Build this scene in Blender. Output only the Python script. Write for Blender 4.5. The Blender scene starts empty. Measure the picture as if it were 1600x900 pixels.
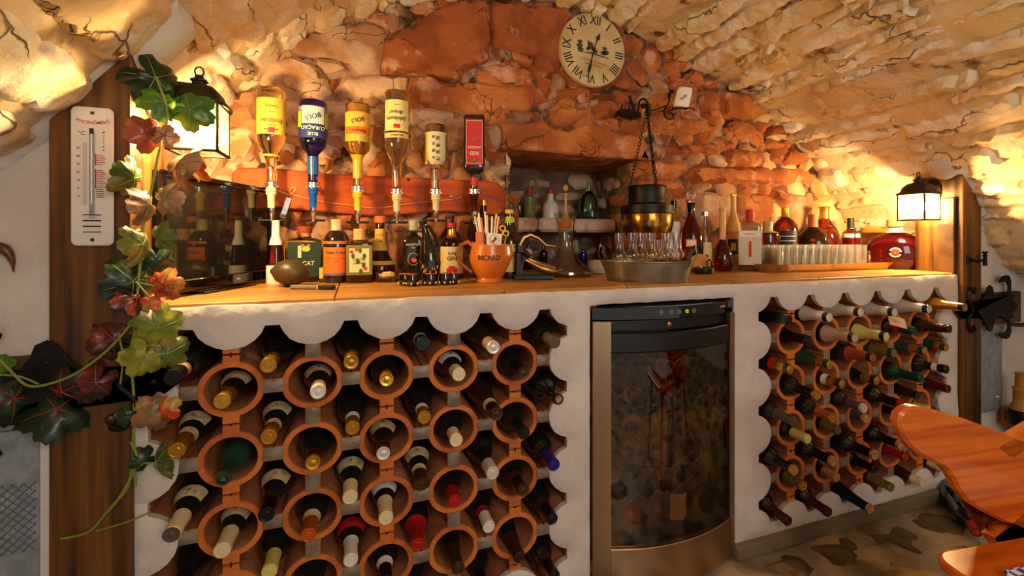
import bpy, math, random
import numpy as np
from math import sin, cos, pi, radians, sqrt, atan2
from mathutils import Vector, Matrix, noise
from mathutils.geometry import delaunay_2d_cdt

SC = bpy.context.scene
COL = SC.collection
# ------------------------------------------------------------------ camera
CX, CY, CZ, F = 0.385, -1.278, 1.075, 711.0
RX, RY, FX, FY = 0.9464, -0.3230, 0.3230, 0.9464
cam_d = bpy.data.cameras.new('camera'); cam = bpy.data.objects.new('camera', cam_d); COL.objects.link(cam)
cam.location = (CX, CY, CZ); cam.rotation_euler = (pi/2, 0, -math.atan2(FX, FY))
cam_d.sensor_width = 36; cam_d.lens = 36*F/1600; cam_d.shift_y = -80/1600; cam_d.clip_start = .02
SC.camera = cam
# ------------------------------------------------------------------ world + exposure
W = bpy.data.worlds.new('world'); SC.world = W; W.use_nodes = True
W.node_tree.nodes['Background'].inputs[0].default_value = (1.0, .94, .86, 1)
W.node_tree.nodes['Background'].inputs[1].default_value = .52
SC.view_settings.view_transform = 'Standard'; SC.view_settings.look = 'None'
SC.view_settings.gamma = 1; SC.view_settings.use_curve_mapping = False
SC.view_settings.exposure = 0.44
# ------------------------------------------------------------------ unseen fill light added behind the camera
def area(name, loc, target, size, power, col):
    l = bpy.data.lights.new(name, 'AREA'); l.size = size; l.energy = power; l.color = col
    o = bpy.data.objects.new(name, l); COL.objects.link(o); o.location = loc
    o.rotation_euler = (Vector(target)-Vector(loc)).to_track_quat('-Z', 'Y').to_euler(); return o
area('added_fill_light', (1.0, -2.5, 1.72), (1.2, 0, .9), .9, 16, (1, .90, .80))  # added area light to lift the whole bar, not a known fitting
LANTERN_POWER = 62.0

# ------------------------------------------------------------------ projection helpers
def on_y(px, py, Y):
    a = (px-800)/F; t = (Y-CY)/(RY*a+FY)
    return Vector((CX+(RX*a+FX)*t, Y, CZ+(370-py)/F*t))
def on_x(px, py, X):
    a = (px-800)/F; t = (X-CX)/(RX*a+FX)
    return Vector((X, CY+(RY*a+FY)*t, CZ+(370-py)/F*t))
def on_z(px, py, z):
    a = (px-800)/F; t = (CZ-z)*F/(py-370)
    return Vector((CX+(RX*a+FX)*t, CY+(RY*a+FY)*t, z))
def zd(px, Y): return (Y-CY)/(RY*(px-800)/F+FY)
def face_cam(p): return atan2(CY-p[1], CX-p[0])+pi/2

# ------------------------------------------------------------------ materials
def lin(c):
    c = c/255.0
    return c/12.92 if c <= .04045 else ((c+.055)/1.055)**2.4
def RGB(r, g, b): return (lin(r), lin(g), lin(b), 1)
MATS = {}
def mat(name, col, rough=.5, metal=0, trans=0, ior=1.45, col2=None, scale=20, stretch=(1, 1, 1), bump=0, bscale=None,
        spec=.5, coat=0, emit=None, es=0, lo=.4, hi=.6, col3=None, s3=5, detail=5, lo3=.5, hi3=.65, grain=False, crack=None, pit=None, cstretch=(1, 1, 1)):
    if name in MATS: return MATS[name]
    m = bpy.data.materials.new(name); m.use_nodes = True; nt = m.node_tree; N = nt.nodes; L = nt.links
    b = N['Principled BSDF']
    b.inputs['Base Color'].default_value = col; b.inputs['Roughness'].default_value = rough
    b.inputs['Metallic'].default_value = metal; b.inputs['IOR'].default_value = ior
    b.inputs['Transmission Weight'].default_value = trans; b.inputs['Specular IOR Level'].default_value = spec
    b.inputs['Coat Weight'].default_value = coat; b.inputs['Coat Roughness'].default_value = .08
    if emit: b.inputs['Emission Color'].default_value = emit; b.inputs['Emission Strength'].default_value = es
    tc = mp = None
    if col2 or bump or col3:
        tc = N.new('ShaderNodeTexCoord'); mp = N.new('ShaderNodeMapping'); mp.inputs['Scale'].default_value = stretch
        L.new(tc.outputs['Object'], mp.inputs[0])
        oi = N.new('ShaderNodeObjectInfo'); mm = N.new('ShaderNodeMath'); mm.operation = 'MULTIPLY'; mm.inputs[1].default_value = 37
        L.new(oi.outputs['Random'], mm.inputs[0]); cx = N.new('ShaderNodeCombineXYZ')
        for i in range(3): L.new(mm.outputs[0], cx.inputs[i])
        L.new(cx.outputs[0], mp.inputs['Location'])
    def ntex(s, d=detail):
        t = N.new('ShaderNodeTexNoise'); t.inputs['Scale'].default_value = s; t.inputs['Detail'].default_value = d
        t.inputs['Roughness'].default_value = .52; L.new(mp.outputs[0], t.inputs[0]); return t
    cur = None
    def mixin(fac, a, bcol):
        mx = N.new('ShaderNodeMix'); mx.data_type = 'RGBA'; L.new(fac, mx.inputs[0])
        if isinstance(a, tuple): mx.inputs[6].default_value = a
        else: L.new(a, mx.inputs[6])
        mx.inputs[7].default_value = bcol; return mx.outputs[2]
    if col2:
        if grain:
            t = N.new('ShaderNodeTexWave'); t.wave_type = 'BANDS'; t.bands_direction = 'X'; t.inputs['Scale'].default_value = scale
            t.inputs['Distortion'].default_value = 6; t.inputs['Detail'].default_value = 3; t.inputs['Detail Scale'].default_value = 1.2
            L.new(mp.outputs[0], t.inputs[0]); src = t.outputs['Fac']
        else: src = ntex(scale).outputs['Fac']
        r = N.new('ShaderNodeMapRange'); r.inputs[1].default_value = lo; r.inputs[2].default_value = hi; L.new(src, r.inputs[0])
        cur = mixin(r.outputs[0], col, col2)
    if col3:
        r = N.new('ShaderNodeMapRange'); r.inputs[1].default_value = lo3; r.inputs[2].default_value = hi3; L.new(ntex(s3).outputs['Fac'], r.inputs[0])
        cur = mixin(r.outputs[0], cur if cur is not None else col, col3)
    extra = []
    if crack:                                   # (scale, width, depth, colour): thin fissures between faces of the stone
        nd = ntex(crack[0]*1.3, 4); vm = N.new('ShaderNodeVectorMath'); vm.operation = 'MULTIPLY_ADD'; L.new(nd.outputs['Color'], vm.inputs[0]); vm.inputs[1].default_value = (.45/crack[0]*2,)*3
        sm = N.new('ShaderNodeMapping'); sm.inputs['Scale'].default_value = cstretch; L.new(mp.outputs[0], sm.inputs[0]); L.new(sm.outputs[0], vm.inputs[2])
        vo = N.new('ShaderNodeTexVoronoi'); vo.feature = 'DISTANCE_TO_EDGE'; vo.inputs['Scale'].default_value = crack[0]; L.new(vm.outputs[0], vo.inputs['Vector'])
        gate = ntex(crack[0]*.8, 2); gr = N.new('ShaderNodeMapRange'); gr.inputs[1].default_value = .50; gr.inputs[2].default_value = .60; gr.inputs[3].default_value = .0; gr.inputs[4].default_value = crack[1]; L.new(gate.outputs['Fac'], gr.inputs[0])
        dv_ = N.new('ShaderNodeMath'); dv_.operation = 'DIVIDE'; L.new(vo.outputs['Distance'], dv_.inputs[0]); mxm = N.new('ShaderNodeMath'); mxm.operation = 'MAXIMUM'; mxm.inputs[1].default_value = .0005; L.new(gr.outputs[0], mxm.inputs[0]); L.new(mxm.outputs[0], dv_.inputs[1]); dv_.use_clamp = True
        inv = N.new('ShaderNodeMath'); inv.operation = 'SUBTRACT'; inv.inputs[0].default_value = 1; L.new(dv_.outputs[0], inv.inputs[1])
        cur = mixin(inv.outputs[0], cur if cur is not None else col, crack[3]); extra.append((dv_.outputs[0], crack[2]))
        fc = N.new('ShaderNodeTexVoronoi'); fc.inputs['Scale'].default_value = crack[0]; L.new(vm.outputs[0], fc.inputs['Vector'])
        sp = N.new('ShaderNodeSeparateColor'); L.new(fc.outputs['Color'], sp.inputs[0]); extra.append((sp.outputs[0], crack[2]*1.5))
    if cur is not None: L.new(cur, b.inputs['Base Color'])
    if bump:
        bp = N.new('ShaderNodeBump'); bp.inputs['Strength'].default_value = 1; bp.inputs['Distance'].default_value = bump
        L.new(ntex(bscale or scale, 8).outputs['Fac'], bp.inputs['Height']); last = bp
        for so, dd in extra:
            b2 = N.new('ShaderNodeBump'); b2.inputs['Strength'].default_value = 1; b2.inputs['Distance'].default_value = dd
            L.new(so, b2.inputs['Height']); L.new(last.outputs[0], b2.inputs['Normal']); last = b2
        L.new(last.outputs[0], b.inputs['Normal'])
    MATS[name] = m; return m
def pane(name, tint, gloss=.12, rough=.02, haze=0):
    if name in MATS: return MATS[name]
    m = bpy.data.materials.new(name); m.use_nodes = True; nt = m.node_tree; N = nt.nodes; L = nt.links
    N.remove(N['Principled BSDF'])
    t = N.new('ShaderNodeBsdfTransparent'); t.inputs[0].default_value = tint
    if haze:
        tl = N.new('ShaderNodeBsdfTranslucent'); mh = N.new('ShaderNodeMixShader'); mh.inputs[0].default_value = haze; L.new(t.outputs[0], mh.inputs[1]); L.new(tl.outputs[0], mh.inputs[2]); t = mh
    g = N.new('ShaderNodeBsdfGlossy'); g.inputs['Roughness'].default_value = rough
    lw = N.new('ShaderNodeLayerWeight'); lw.inputs[0].default_value = .5; fr = N.new('ShaderNodeMath'); fr.operation = 'POWER'; fr.inputs[1].default_value = 4.0; L.new(lw.outputs['Facing'], fr.inputs[0])
    f2 = N.new('ShaderNodeMath'); f2.operation = 'MULTIPLY'; f2.inputs[1].default_value = .55; L.new(fr.outputs[0], f2.inputs[0]); fr = f2
    ad = N.new('ShaderNodeMath'); ad.operation = 'ADD'; ad.use_clamp = True; ad.inputs[1].default_value = gloss; L.new(fr.outputs[0], ad.inputs[0])
    mx = N.new('ShaderNodeMixShader'); L.new(ad.outputs[0], mx.inputs[0]); L.new(t.outputs[0], mx.inputs[1]); L.new(g.outputs[0], mx.inputs[2])
    L.new(mx.outputs[0], N['Material Output'].inputs[0]); MATS[name] = m; return m

# ------------------------------------------------------------------ object helpers
def tag(o, label=None, cat=None, group=None, kind=None):
    if label: o['label'] = label
    if cat: o['category'] = cat
    if group: o['group'] = group
    if kind: o['kind'] = kind
    return o
def thing(name, label, cat, loc=(0, 0, 0), rot=(0, 0, 0), group=None):
    o = bpy.data.objects.new(name, None); COL.objects.link(o); o.empty_display_size = .02
    o.location = loc; o.rotation_euler = rot if not isinstance(rot, (int, float)) else (0, 0, rot)
    return tag(o, label, cat, group)
def structure(name, label=None, loc=(0, 0, 0)):
    o = bpy.data.objects.new(name, None); COL.objects.link(o); o.location = loc; o['kind'] = 'structure'
    o['label'] = label or name; o['category'] = 'structure'; return o
class MB:
    def __init__(s): s.v = []; s.f = []
    def add(s, v, f, M=None):
        n = len(s.v)
        s.v += [tuple(M @ Vector(p)) if M is not None else tuple(p) for p in v]
        s.f += [tuple(i+n for i in q) for q in f]; return s
    def box(s, c, d, M=None, bev=0):
        hx, hy, hz = d[0]/2, d[1]/2, d[2]/2; b = min(bev, hx*.9, hy*.9, hz*.9)
        if b <= 0:
            v = [(c[0]+i*hx, c[1]+j*hy, c[2]+k*hz) for i in (-1, 1) for j in (-1, 1) for k in (-1, 1)]
            f = [(0, 1, 3, 2), (4, 6, 7, 5), (0, 4, 5, 1), (2, 3, 7, 6), (0, 2, 6, 4), (1, 5, 7, 3)]
            return s.add(v, f, M)
        ax = [(hx, hy, hz)]; v = []; idx = {}
        for i in (-1, 1):
            for j in (-1, 1):
                for k in (-1, 1):
                    for a in range(3):
                        p = [i*(hx-b), j*(hy-b), k*(hz-b)]; p[a] += (i, j, k)[a]*b
                        idx[(i, j, k, a)] = len(v); v.append((c[0]+p[0], c[1]+p[1], c[2]+p[2]))
        f = []
        for a in range(3):
            o1, o2 = (a+1) % 3, (a+2) % 3
            for sg in (-1, 1):
                q = []
                for (u, w) in ((-1, -1), (1, -1), (1, 1), (-1, 1)):
                    k = [0, 0, 0]; k[a] = sg; k[o1] = u; k[o2] = w; q.append(idx[(k[0], k[1], k[2], a)])
                f.append(tuple(q) if sg > 0 else tuple(q[::-1]))
        for a in range(3):
            o1, o2 = (a+1) % 3, (a+2) % 3
            for u in (-1, 1):
                for w in (-1, 1):
                    k0 = [0]*3; k1 = [0]*3; k0[a] = -1; k1[a] = 1; k0[o1] = k1[o1] = u; k0[o2] = k1[o2] = w
                    q = (idx[(*k0, o1)], idx[(*k1, o1)], idx[(*k1, o2)], idx[(*k0, o2)])
                    f.append(q if u*w > 0 else q[::-1])
        for i in (-1, 1):
            for j in (-1, 1):
                for k in (-1, 1):
                    q = (idx[(i, j, k, 0)], idx[(i, j, k, 1)], idx[(i, j, k, 2)]); f.append(q if i*j*k > 0 else q[::-1])
        return s.add(v, f, M)
    def lathe(s, prof, seg=20, M=None, a0=0, a1=2*pi, sq=1.0, fy=1.0):
        full = abs(a1-a0-2*pi) < 1e-6; n = seg if full else seg+1; v = []; f = []
        for (r, z) in prof:
            for i in range(n):
                t = a0+(a1-a0)*i/seg; c, q = cos(t), sin(t)
                if sq != 1: c = math.copysign(abs(c)**sq, c); q = math.copysign(abs(q)**sq, q)
                v.append((r*c, r*q*fy, z))
        for j in range(len(prof)-1):
            for i in range(seg):
                k = (i+1) % n
                f.append((j*n+i, j*n+k, (j+1)*n+k, (j+1)*n+i))
        return s.add(v, f, M)
    def tube(s, path, r, seg=8, M=None, cap=True, closed=False, flat=1.0, up=None):
        P = [Vector(p) for p in path]; n = len(P); rs = r if isinstance(r, (list, tuple)) else [r]*n
        v = []; f = []; prev = None
        for i, p in enumerate(P):
            if closed: t = P[(i+1) % n]-P[i-1]
            else: t = P[min(i+1, n-1)]-P[max(i-1, 0)]
            if t.length < 1e-9: t = Vector((0, 0, 1))
            t.normalize()
            if prev is None:
                a = Vector(up) if up else (Vector((0, 0, 1)) if abs(t.z) < .9 else Vector((1, 0, 0)))
                prev = (a-a.dot(t)*t).normalized()
            else: prev = (prev-prev.dot(t)*t).normalized()
            b = t.cross(prev)
            for k in range(seg):
                an = 2*pi*k/seg; v.append(p+prev*cos(an)*rs[i]+b*sin(an)*rs[i]*flat)
        m = n if closed else n-1
        for i in range(m):
            for k in range(seg):
                a, b2 = i*seg+k, i*seg+(k+1) % seg; c, d = ((i+1) % n)*seg+(k+1) % seg, ((i+1) % n)*seg+k
                f.append((a, b2, c, d))
        if cap and not closed:
            f.append(tuple(range(seg))[::-1]); f.append(tuple((n-1)*seg+k for k in range(seg)))
        return s.add(v, f, M)
    def prism(s, poly, d0, d1, M=None, bev=0):      # polygon in (x,z), extruded along y d0..d1
        P = [Vector((p[0], p[1])) for p in poly]; n = len(P)
        ar = sum(P[i].x*P[(i+1) % n].y-P[(i+1) % n].x*P[i].y for i in range(n))
        if ar < 0: P = P[::-1]
        if bev:
            Q = []
            for i in range(n):
                e1 = (P[i]-P[i-1]).normalized(); e2 = (P[(i+1) % n]-P[i]).normalized()
                nn = Vector((-(e1.y+e2.y), e1.x+e2.x)); nn = nn.normalized() if nn.length > 1e-6 else Vector((-e1.y, e1.x))
                Q.append(P[i]+nn*bev)
            rings = [(Q, d0), (P, d0+bev), (P, d1-bev), (Q, d1)]
        else: rings = [(P, d0), (P, d1)]
        v = []; f = []
        for R, d in rings: v += [(p.x, d, p.y) for p in R]
        for j in range(len(rings)-1):
            for i in range(n): k = (i+1) % n; f.append((j*n+i, j*n+k, (j+1)*n+k, (j+1)*n+i))
        f.append(tuple(range(n))[::-1]); f.append(tuple((len(rings)-1)*n+i for i in range(n)))
        return s.add(v, f, M)
    def sphere(s, c, r, seg=16, rings=10, sc=(1, 1, 1), M=None):
        v = []; f = []
        for j in range(rings+1):
            ph = -pi/2+pi*j/rings
            for i in range(seg):
                t = 2*pi*i/seg; v.append((c[0]+r*sc[0]*cos(ph)*cos(t), c[1]+r*sc[1]*cos(ph)*sin(t), c[2]+r*sc[2]*sin(ph)))
        for j in range(rings):
            for i in range(seg): k = (i+1) % seg; f.append((j*seg+i, j*seg+k, (j+1)*seg+k, (j+1)*seg+i))
        return s.add(v, f, M)
    def mesh(s, name, smooth=.7):
        me = bpy.data.meshes.new(name); me.from_pydata([tuple(p) for p in s.v], [], s.f)
        if smooth:
            me.polygons.foreach_set('use_smooth', [True]*len(me.polygons))
            me.set_sharp_from_angle(angle=smooth)
        me.update(); return me
    def build(s, name, m, parent=None, smooth=.7, loc=(0, 0, 0), rot=(0, 0, 0)):
        me = s.mesh(name, smooth)
        if m: me.materials.append(m)
        return link(name, me, parent, loc, rot)
def link(name, me, parent=None, loc=(0, 0, 0), rot=(0, 0, 0), scale=None):
    o = bpy.data.objects.new(name, me); COL.objects.link(o); o.location = loc; o.rotation_euler = rot
    if scale: o.scale = scale
    if parent: o.parent = parent
    return o
def dup_tree(root, loc, rot=None, label=None, group=None):
    r = root.copy(); COL.objects.link(r); r.location = loc
    if rot is not None: r.rotation_euler = rot
    if label: r['label'] = label
    if group: r['group'] = group
    for ch in list(root.children):
        c = ch.copy(); COL.objects.link(c); c.parent = r
        for g in list(ch.children):
            d = g.copy(); COL.objects.link(d); d.parent = c
    return r
_tc = {}
def text_geo(s, size, extrude=0.0004, shear=0, space=1):
    k = (s, shear, space)
    if k not in _tc:
        c = bpy.data.curves.new('t', 'FONT'); c.body = s; c.size = 1; c.extrude = .0; c.align_x = 'CENTER'; c.align_y = 'CENTER'
        c.shear = shear; c.space_character = space; c.resolution_u = 2; c.offset = .012
        o = bpy.data.objects.new('t', c); COL.objects.link(o)
        dg = bpy.context.evaluated_depsgraph_get(); me = bpy.data.meshes.new_from_object(o.evaluated_get(dg))
        _tc[k] = ([tuple(v.co) for v in me.vertices], [tuple(p.vertices) for p in me.polygons])
        bpy.data.objects.remove(o); bpy.data.curves.remove(c); bpy.data.meshes.remove(me)
    v, f = _tc[k]
    return [(p[0]*size, p[1]*size) for p in v], f
def text_on(s, size, m, parent, x=0, z=0, y=0, R=None, rot=0, name='lettering', shear=0, arc=None, wide=1, space=1):
    """flat lettering facing local -Y at (x,z); R wraps it round a cylinder of radius R; arc bends it along a circle"""
    v, f = text_geo(s, size, 0, shear, space); out = []
    for (a, b) in v:
        a *= wide
        if arc: t = a/arc; a, b = (arc+b)*sin(t), (arc+b)*cos(t)-arc
        a, b = a*cos(rot)-b*sin(rot), a*sin(rot)+b*cos(rot); a += x; b += z
        out.append((R*sin(a/R), -R*cos(a/R), b) if R else (a, y, b))
    mb = MB(); mb.add(out, f); return mb.build(name, m, parent, smooth=0)

# ------------------------------------------------------------------ surface patches (stones, plaster)
def inside(pts, poly):
    x, y = pts[:, 0], pts[:, 1]; r = np.zeros(len(pts), bool); n = len(poly); j = n-1
    for i in range(n):
        xi, yi = poly[i]; xj, yj = poly[j]
        c = ((yi > y) != (yj > y)) & (x < (xj-xi)*(y-yi)/((yj-yi) or 1e-12)+xi); r ^= c; j = i
    return r
def pdist(pts, poly):
    d = np.full(len(pts), 1e9); n = len(poly)
    for i in range(n):
        a = np.array(poly[i]); b = np.array(poly[(i+1) % n]); ab = b-a; L = (ab@ab) or 1e-12
        t = np.clip(((pts-a)@ab)/L, 0, 1); q = a+t[:, None]*ab; d = np.minimum(d, np.hypot(*(pts-q).T))
    return d
def densify(poly, step):
    out = []
    for i in range(len(poly)):
        a = poly[i]; b = poly[(i+1) % len(poly)]; L = math.hypot(b[0]-a[0], b[1]-a[1]); n = max(1, int(round(L/step)))
        for k in range(n): t = k/n; out.append((a[0]+(b[0]-a[0])*t, a[1]+(b[1]-a[1])*t))
    return out
def tri_region(loops, step, jit=.25, seed=0, grid=None):
    rng = np.random.RandomState(seed); lo = np.min([np.min(l, axis=0) for l in loops], axis=0); hi = np.max([np.max(l, axis=0) for l in loops], axis=0)
    gs = grid or step
    gx = np.arange(lo[0]+gs/2, hi[0], gs); gy = np.arange(lo[1]+gs/2, hi[1], gs*.87)
    G = np.array([(x+(gs/2 if j % 2 else 0), y) for j, y in enumerate(gy) for x in gx]).reshape(-1, 2)
    G = G+rng.uniform(-jit, jit, G.shape)*gs
    ok = np.zeros(len(G), bool)
    for i, l in enumerate(loops): ok ^= inside(G, l)
    G = G[ok]
    if len(G):
        d = np.full(len(G), 1e9)
        for l in loops: d = np.minimum(d, pdist(G, l))
        G = G[d > gs*.45]
    V = []; E = []
    for l in loops:
        n0 = len(V); V += list(l); E += [(n0+i, n0+(i+1) % len(l)) for i in range(len(l))]
    V += [tuple(g) for g in G]
    r = delaunay_2d_cdt([Vector(p) for p in V], E, [], 0, 1e-6)
    vs = np.array([(p.x, p.y) for p in r[0]]); fs = [tuple(f) for f in r[2]]
    cen = np.array([vs[list(f)].mean(axis=0) for f in fs]); ok = np.zeros(len(fs), bool)
    for l in loops: ok ^= inside(cen, l)
    return vs, [f for f, k in zip(fs, ok) if k]
def nz(p, s, o=4, H=.9): return noise.fractal(Vector(p)*s, H, 2.0, o)
def stone(poly, surf, h, seed, name, m, parent, step=.03, edge=.012, rough=.004, sink=-.012, tilt=.0, rag=.006):
    """a stone: polygon (u,v) on surface surf(u,v,h)->xyz, rounded rim, lumpy face"""
    rnd = random.Random(seed); L = densify(poly, step)
    L = [(u+rag*noise.noise(Vector((u*28, v*28, seed*1.7))), v+rag*noise.noise(Vector((u*28+9, v*28, seed*1.7)))) for u, v in L]
    vs, fs = tri_region([L], step, seed=seed % 9999)
    if not fs: return None
    d = pdist(vs, L); c = vs.mean(axis=0); tu, tv = rnd.uniform(-tilt, tilt), rnd.uniform(-tilt, tilt)
    out = []
    for (u, v), dd in zip(vs, d):
        hh = sink+(h-sink)*(1-math.exp(-dd/edge*1.3))
        if dd > 1e-5: hh += rough*nz((u, v, seed*.77), 14)+rough*.6*nz((u, v, seed*.3), 40, 2)+(u-c[0])*tu+(v-c[1])*tv
        out.append(surf(u, v, hh))
    mb = MB(); mb.add(out, fs); o = mb.build(name, m, parent, smooth=.9); return o
def voronoi(seeds, lo, hi, gap=.006):
    S = np.array(seeds); out = []
    for i, s in enumerate(S):
        P = [(lo[0], lo[1]), (hi[0], lo[1]), (hi[0], hi[1]), (lo[0], hi[1])]
        order = np.argsort(((S-s)**2).sum(axis=1))[1:16]
        for j in order:
            q = S[j]; n = q-s; L = np.hypot(*n)
            if L < 1e-6: continue
            n = n/L; dm = L/2-gap; Q = []
            for k in range(len(P)):
                a = np.array(P[k]); b = np.array(P[(k+1) % len(P)]); da = (a-s)@n-dm; db = (b-s)@n-dm
                if da <= 0: Q.append(tuple(a))
                if (da < 0) != (db < 0) and abs(da-db) > 1e-12: t = da/(da-db); Q.append(tuple(a+(b-a)*t))
            P = Q
            if len(P) < 3: break
        out.append(P)
    return out
# ================================================================== MATERIALS
M_LIME = mat('limewashed_stone', RGB(228, 208, 172), .9, col2=RGB(214, 182, 132), scale=4, col3=RGB(236, 226, 212), s3=5, lo3=.52, hi3=.62, bump=.011, bscale=26, crack=(4.6, .024, .006, RGB(138, 98, 56)), cstretch=(1, .55, 1.4))
M_LIME2 = mat('limewashed_stone_pale', RGB(232, 216, 188), .9, col2=RGB(220, 194, 150), scale=5, col3=RGB(238, 230, 218), s3=6, lo3=.48, hi3=.62, bump=.011, bscale=24, crack=(4.6, .024, .006, RGB(138, 98, 56)), cstretch=(1, .55, 1.4))
M_GAPS = mat('vault_mortar', RGB(218, 192, 148), .95, col2=RGB(120, 78, 42), scale=9, lo=.58, hi=.68, col3=RGB(222, 205, 180), s3=6, bump=.008, bscale=30)
M_PLAS = mat('white_plaster', RGB(212, 203, 196), .85, col2=RGB(200, 189, 180), scale=6, bump=.012, bscale=9)
M_MORT = mat('wall_mortar', RGB(120, 76, 44), .95, col2=RGB(178, 140, 112), scale=14, lo=.46, hi=.6, col3=RGB(62, 38, 20), s3=11, lo3=.52, hi3=.62, bump=.01, bscale=45)
M_ORA = mat('orange_stone', RGB(186, 112, 56), .85, col2=RGB(160, 86, 38), scale=7, lo=.44, hi=.58, col3=RGB(206, 156, 124), s3=8, lo3=.58, hi3=.68, bump=.006, bscale=40, crack=(6, .018, .003, RGB(84, 46, 22)))
M_DOR = mat('dark_orange_stone', RGB(164, 90, 40), .85, col2=RGB(136, 70, 28), scale=7, lo=.44, hi=.58, col3=RGB(196, 142, 108), s3=10, lo3=.61, hi3=.70, bump=.006, bscale=40, crack=(5, .014, .003, RGB(88, 48, 24)))
M_PIN = mat('pink_stone', RGB(208, 172, 134), .88, col2=RGB(182, 126, 82), scale=9, lo=.5, hi=.64, col3=RGB(160, 92, 52), s3=16, lo3=.58, hi3=.68, bump=.006, bscale=40, crack=(6, .018, .003, RGB(110, 70, 44)))
M_TAN = mat('tan_stone', RGB(178, 132, 92), .88, col2=RGB(158, 104, 62), scale=7, col3=RGB(200, 168, 138), s3=5, lo3=.52, hi3=.66, bump=.006, bscale=40, crack=(6, .018, .003, RGB(100, 62, 36)))
M_CRE = mat('cream_stone', RGB(222, 190, 140), .88, col2=RGB(205, 160, 100), scale=6, bump=.004, bscale=50)
M_NIC = mat('niche_stone', RGB(222, 192, 168), .9, col2=RGB(186, 130, 94), scale=10, lo=.52, hi=.66, bump=.004, bscale=60)
M_NMO = mat('niche_mortar', RGB(138, 114, 88), .95, col2=RGB(100, 80, 58), scale=9, bump=.006, bscale=40)
SMATS = {'o': M_ORA, 'd': M_DOR, 'p': M_PIN, 't': M_TAN, 'c': M_CRE}
M_CLAY = mat('terracotta', RGB(210, 116, 44), .75, col2=RGB(186, 94, 36), scale=9, col3=RGB(206, 122, 66), s3=30, lo3=.6, hi3=.75, bump=.0012, bscale=120)
M_CLAY2 = mat('brown_terracotta', RGB(160, 94, 54), .85, col2=RGB(134, 76, 44), scale=9, col3=RGB(176, 128, 92), s3=12, lo3=.58, hi3=.75, bump=.0012, bscale=100)  # browner terracotta for the bore walls and outer sides
M_JOINT = mat('grey_mortar_joint', RGB(138, 122, 104), .4, col2=RGB(112, 96, 80), scale=25, bump=.002, bscale=50)
M_POST = mat('stained_timber', RGB(116, 72, 24), .45, col2=RGB(50, 28, 9), scale=11, stretch=(3.2, 3.2, .16), lo=.36, hi=.64, bump=.001, bscale=14)
M_RAIL = mat('stained_rail', RGB(96, 60, 26), .5, col2=RGB(52, 30, 12), scale=9, stretch=(.1, 1, 1), lo=.4, hi=.62, bump=.001, bscale=14)
M_TOP = mat('worktop_wood', RGB(186, 130, 56), .42, col2=RGB(160, 102, 40), scale=6, stretch=(.35, 2.5, 1), lo=.36, hi=.66, col3=RGB(136, 96, 52), s3=3, lo3=.54, hi3=.7, bump=.0006, bscale=40)
M_BOARD = mat('red_brown_wood', RGB(190, 86, 20), .5, spec=.2, col2=RGB(148, 54, 12), scale=5, stretch=(.5, 1, 4), lo=.35, hi=.65)
M_CHAIR = mat('varnished_pine', RGB(212, 104, 22), .28, col2=RGB(176, 72, 8), scale=7, stretch=(.35, 3, 9), lo=.40, hi=.62, coat=.5)
M_IRON = mat('black_iron', RGB(34, 31, 27), .45, .6, col2=RGB(24, 21, 18), scale=20)
M_BRONZE = mat('lantern_bronze', RGB(52, 40, 24), .45, .5)
M_STEEL = mat('stainless_steel', RGB(196, 168, 138), .30, .95, col2=RGB(176, 148, 118), scale=3, stretch=(1, 1, .2))
M_CHROME = mat('chrome', (.85, .85, .85, 1), .12, 1)
M_BLK = mat('black_plastic', RGB(17, 16, 15), .4)
M_BLKG = mat('black_gloss', RGB(9, 8, 7), .06, coat=.3)
M_FLOOR = mat('floor_cement', RGB(146, 134, 114), .34, col2=RGB(108, 95, 75), scale=5, lo=.44, hi=.58, col3=RGB(184, 164, 126), s3=3.5, lo3=.5, hi3=.62, bump=.010, bscale=9)
M_FST = mat('floor_stone', RGB(108, 88, 58), .34, col2=RGB(72, 58, 38), scale=6, lo=.44, hi=.58, col3=RGB(196, 160, 98), s3=4, lo3=.5, hi3=.62, bump=.008, bscale=14)
M_PLINTH = mat('plinth_cement', RGB(122, 108, 84), .6, col2=RGB(98, 84, 62), scale=6, bump=.002, bscale=25)
M_WHITE = mat('white_enamel', RGB(222, 216, 208), .25)
M_CLEAR = mat('clear_glass', (1, 1, 1, 1), .02, trans=1, ior=1.45)

# ================================================================== STRUCTURE
# vault profile (X, z), left to right
PRO = [(-1.25, .95), (-.72, 1.06), (-.42, 1.19), (-.25, 1.33), (-.1, 1.51), (.16, 1.79), (.42, 1.965), (.82, 2.10), (1.25, 2.135), (1.69, 2.045), (2.12, 1.91),
       (2.5, 1.735), (2.74, 1.56), (2.92, 1.38), (3.06, 1.18), (3.17, 1.02), (3.32, .93), (3.7, .86), (4.1, .84)]
def catmull(P, n=14):
    out = []
    for i in range(len(P)-1):
        p0 = P[max(i-1, 0)]; p1 = P[i]; p2 = P[i+1]; p3 = P[min(i+2, len(P)-1)]
        for k in range(n):
            t = k/n; out.append(tuple(.5*((2*b)+(c-a)*t+(2*a-5*b+4*c-d)*t*t+(-a+3*b-3*c+d)*t**3) for a, b, c, d in zip(p0, p1, p2, p3)))
    out.append(P[-1]); return out
VP = np.array(catmull(PRO)); VL = np.concatenate([[0], np.cumsum(np.hypot(*np.diff(VP, axis=0).T))]); VLEN = VL[-1]
VT = np.gradient(VP, axis=0); VT /= np.hypot(*VT.T)[:, None]
def vsurf(u, v, h=0):
    x = np.interp(u, VL, VP[:, 0]); z = np.interp(u, VL, VP[:, 1]); tx = np.interp(u, VL, VT[:, 0]); tz = np.interp(u, VL, VT[:, 1])
    L = sqrt(tx*tx+tz*tz); return (x+tz/L*h, v, z-tx/L*h)
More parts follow.
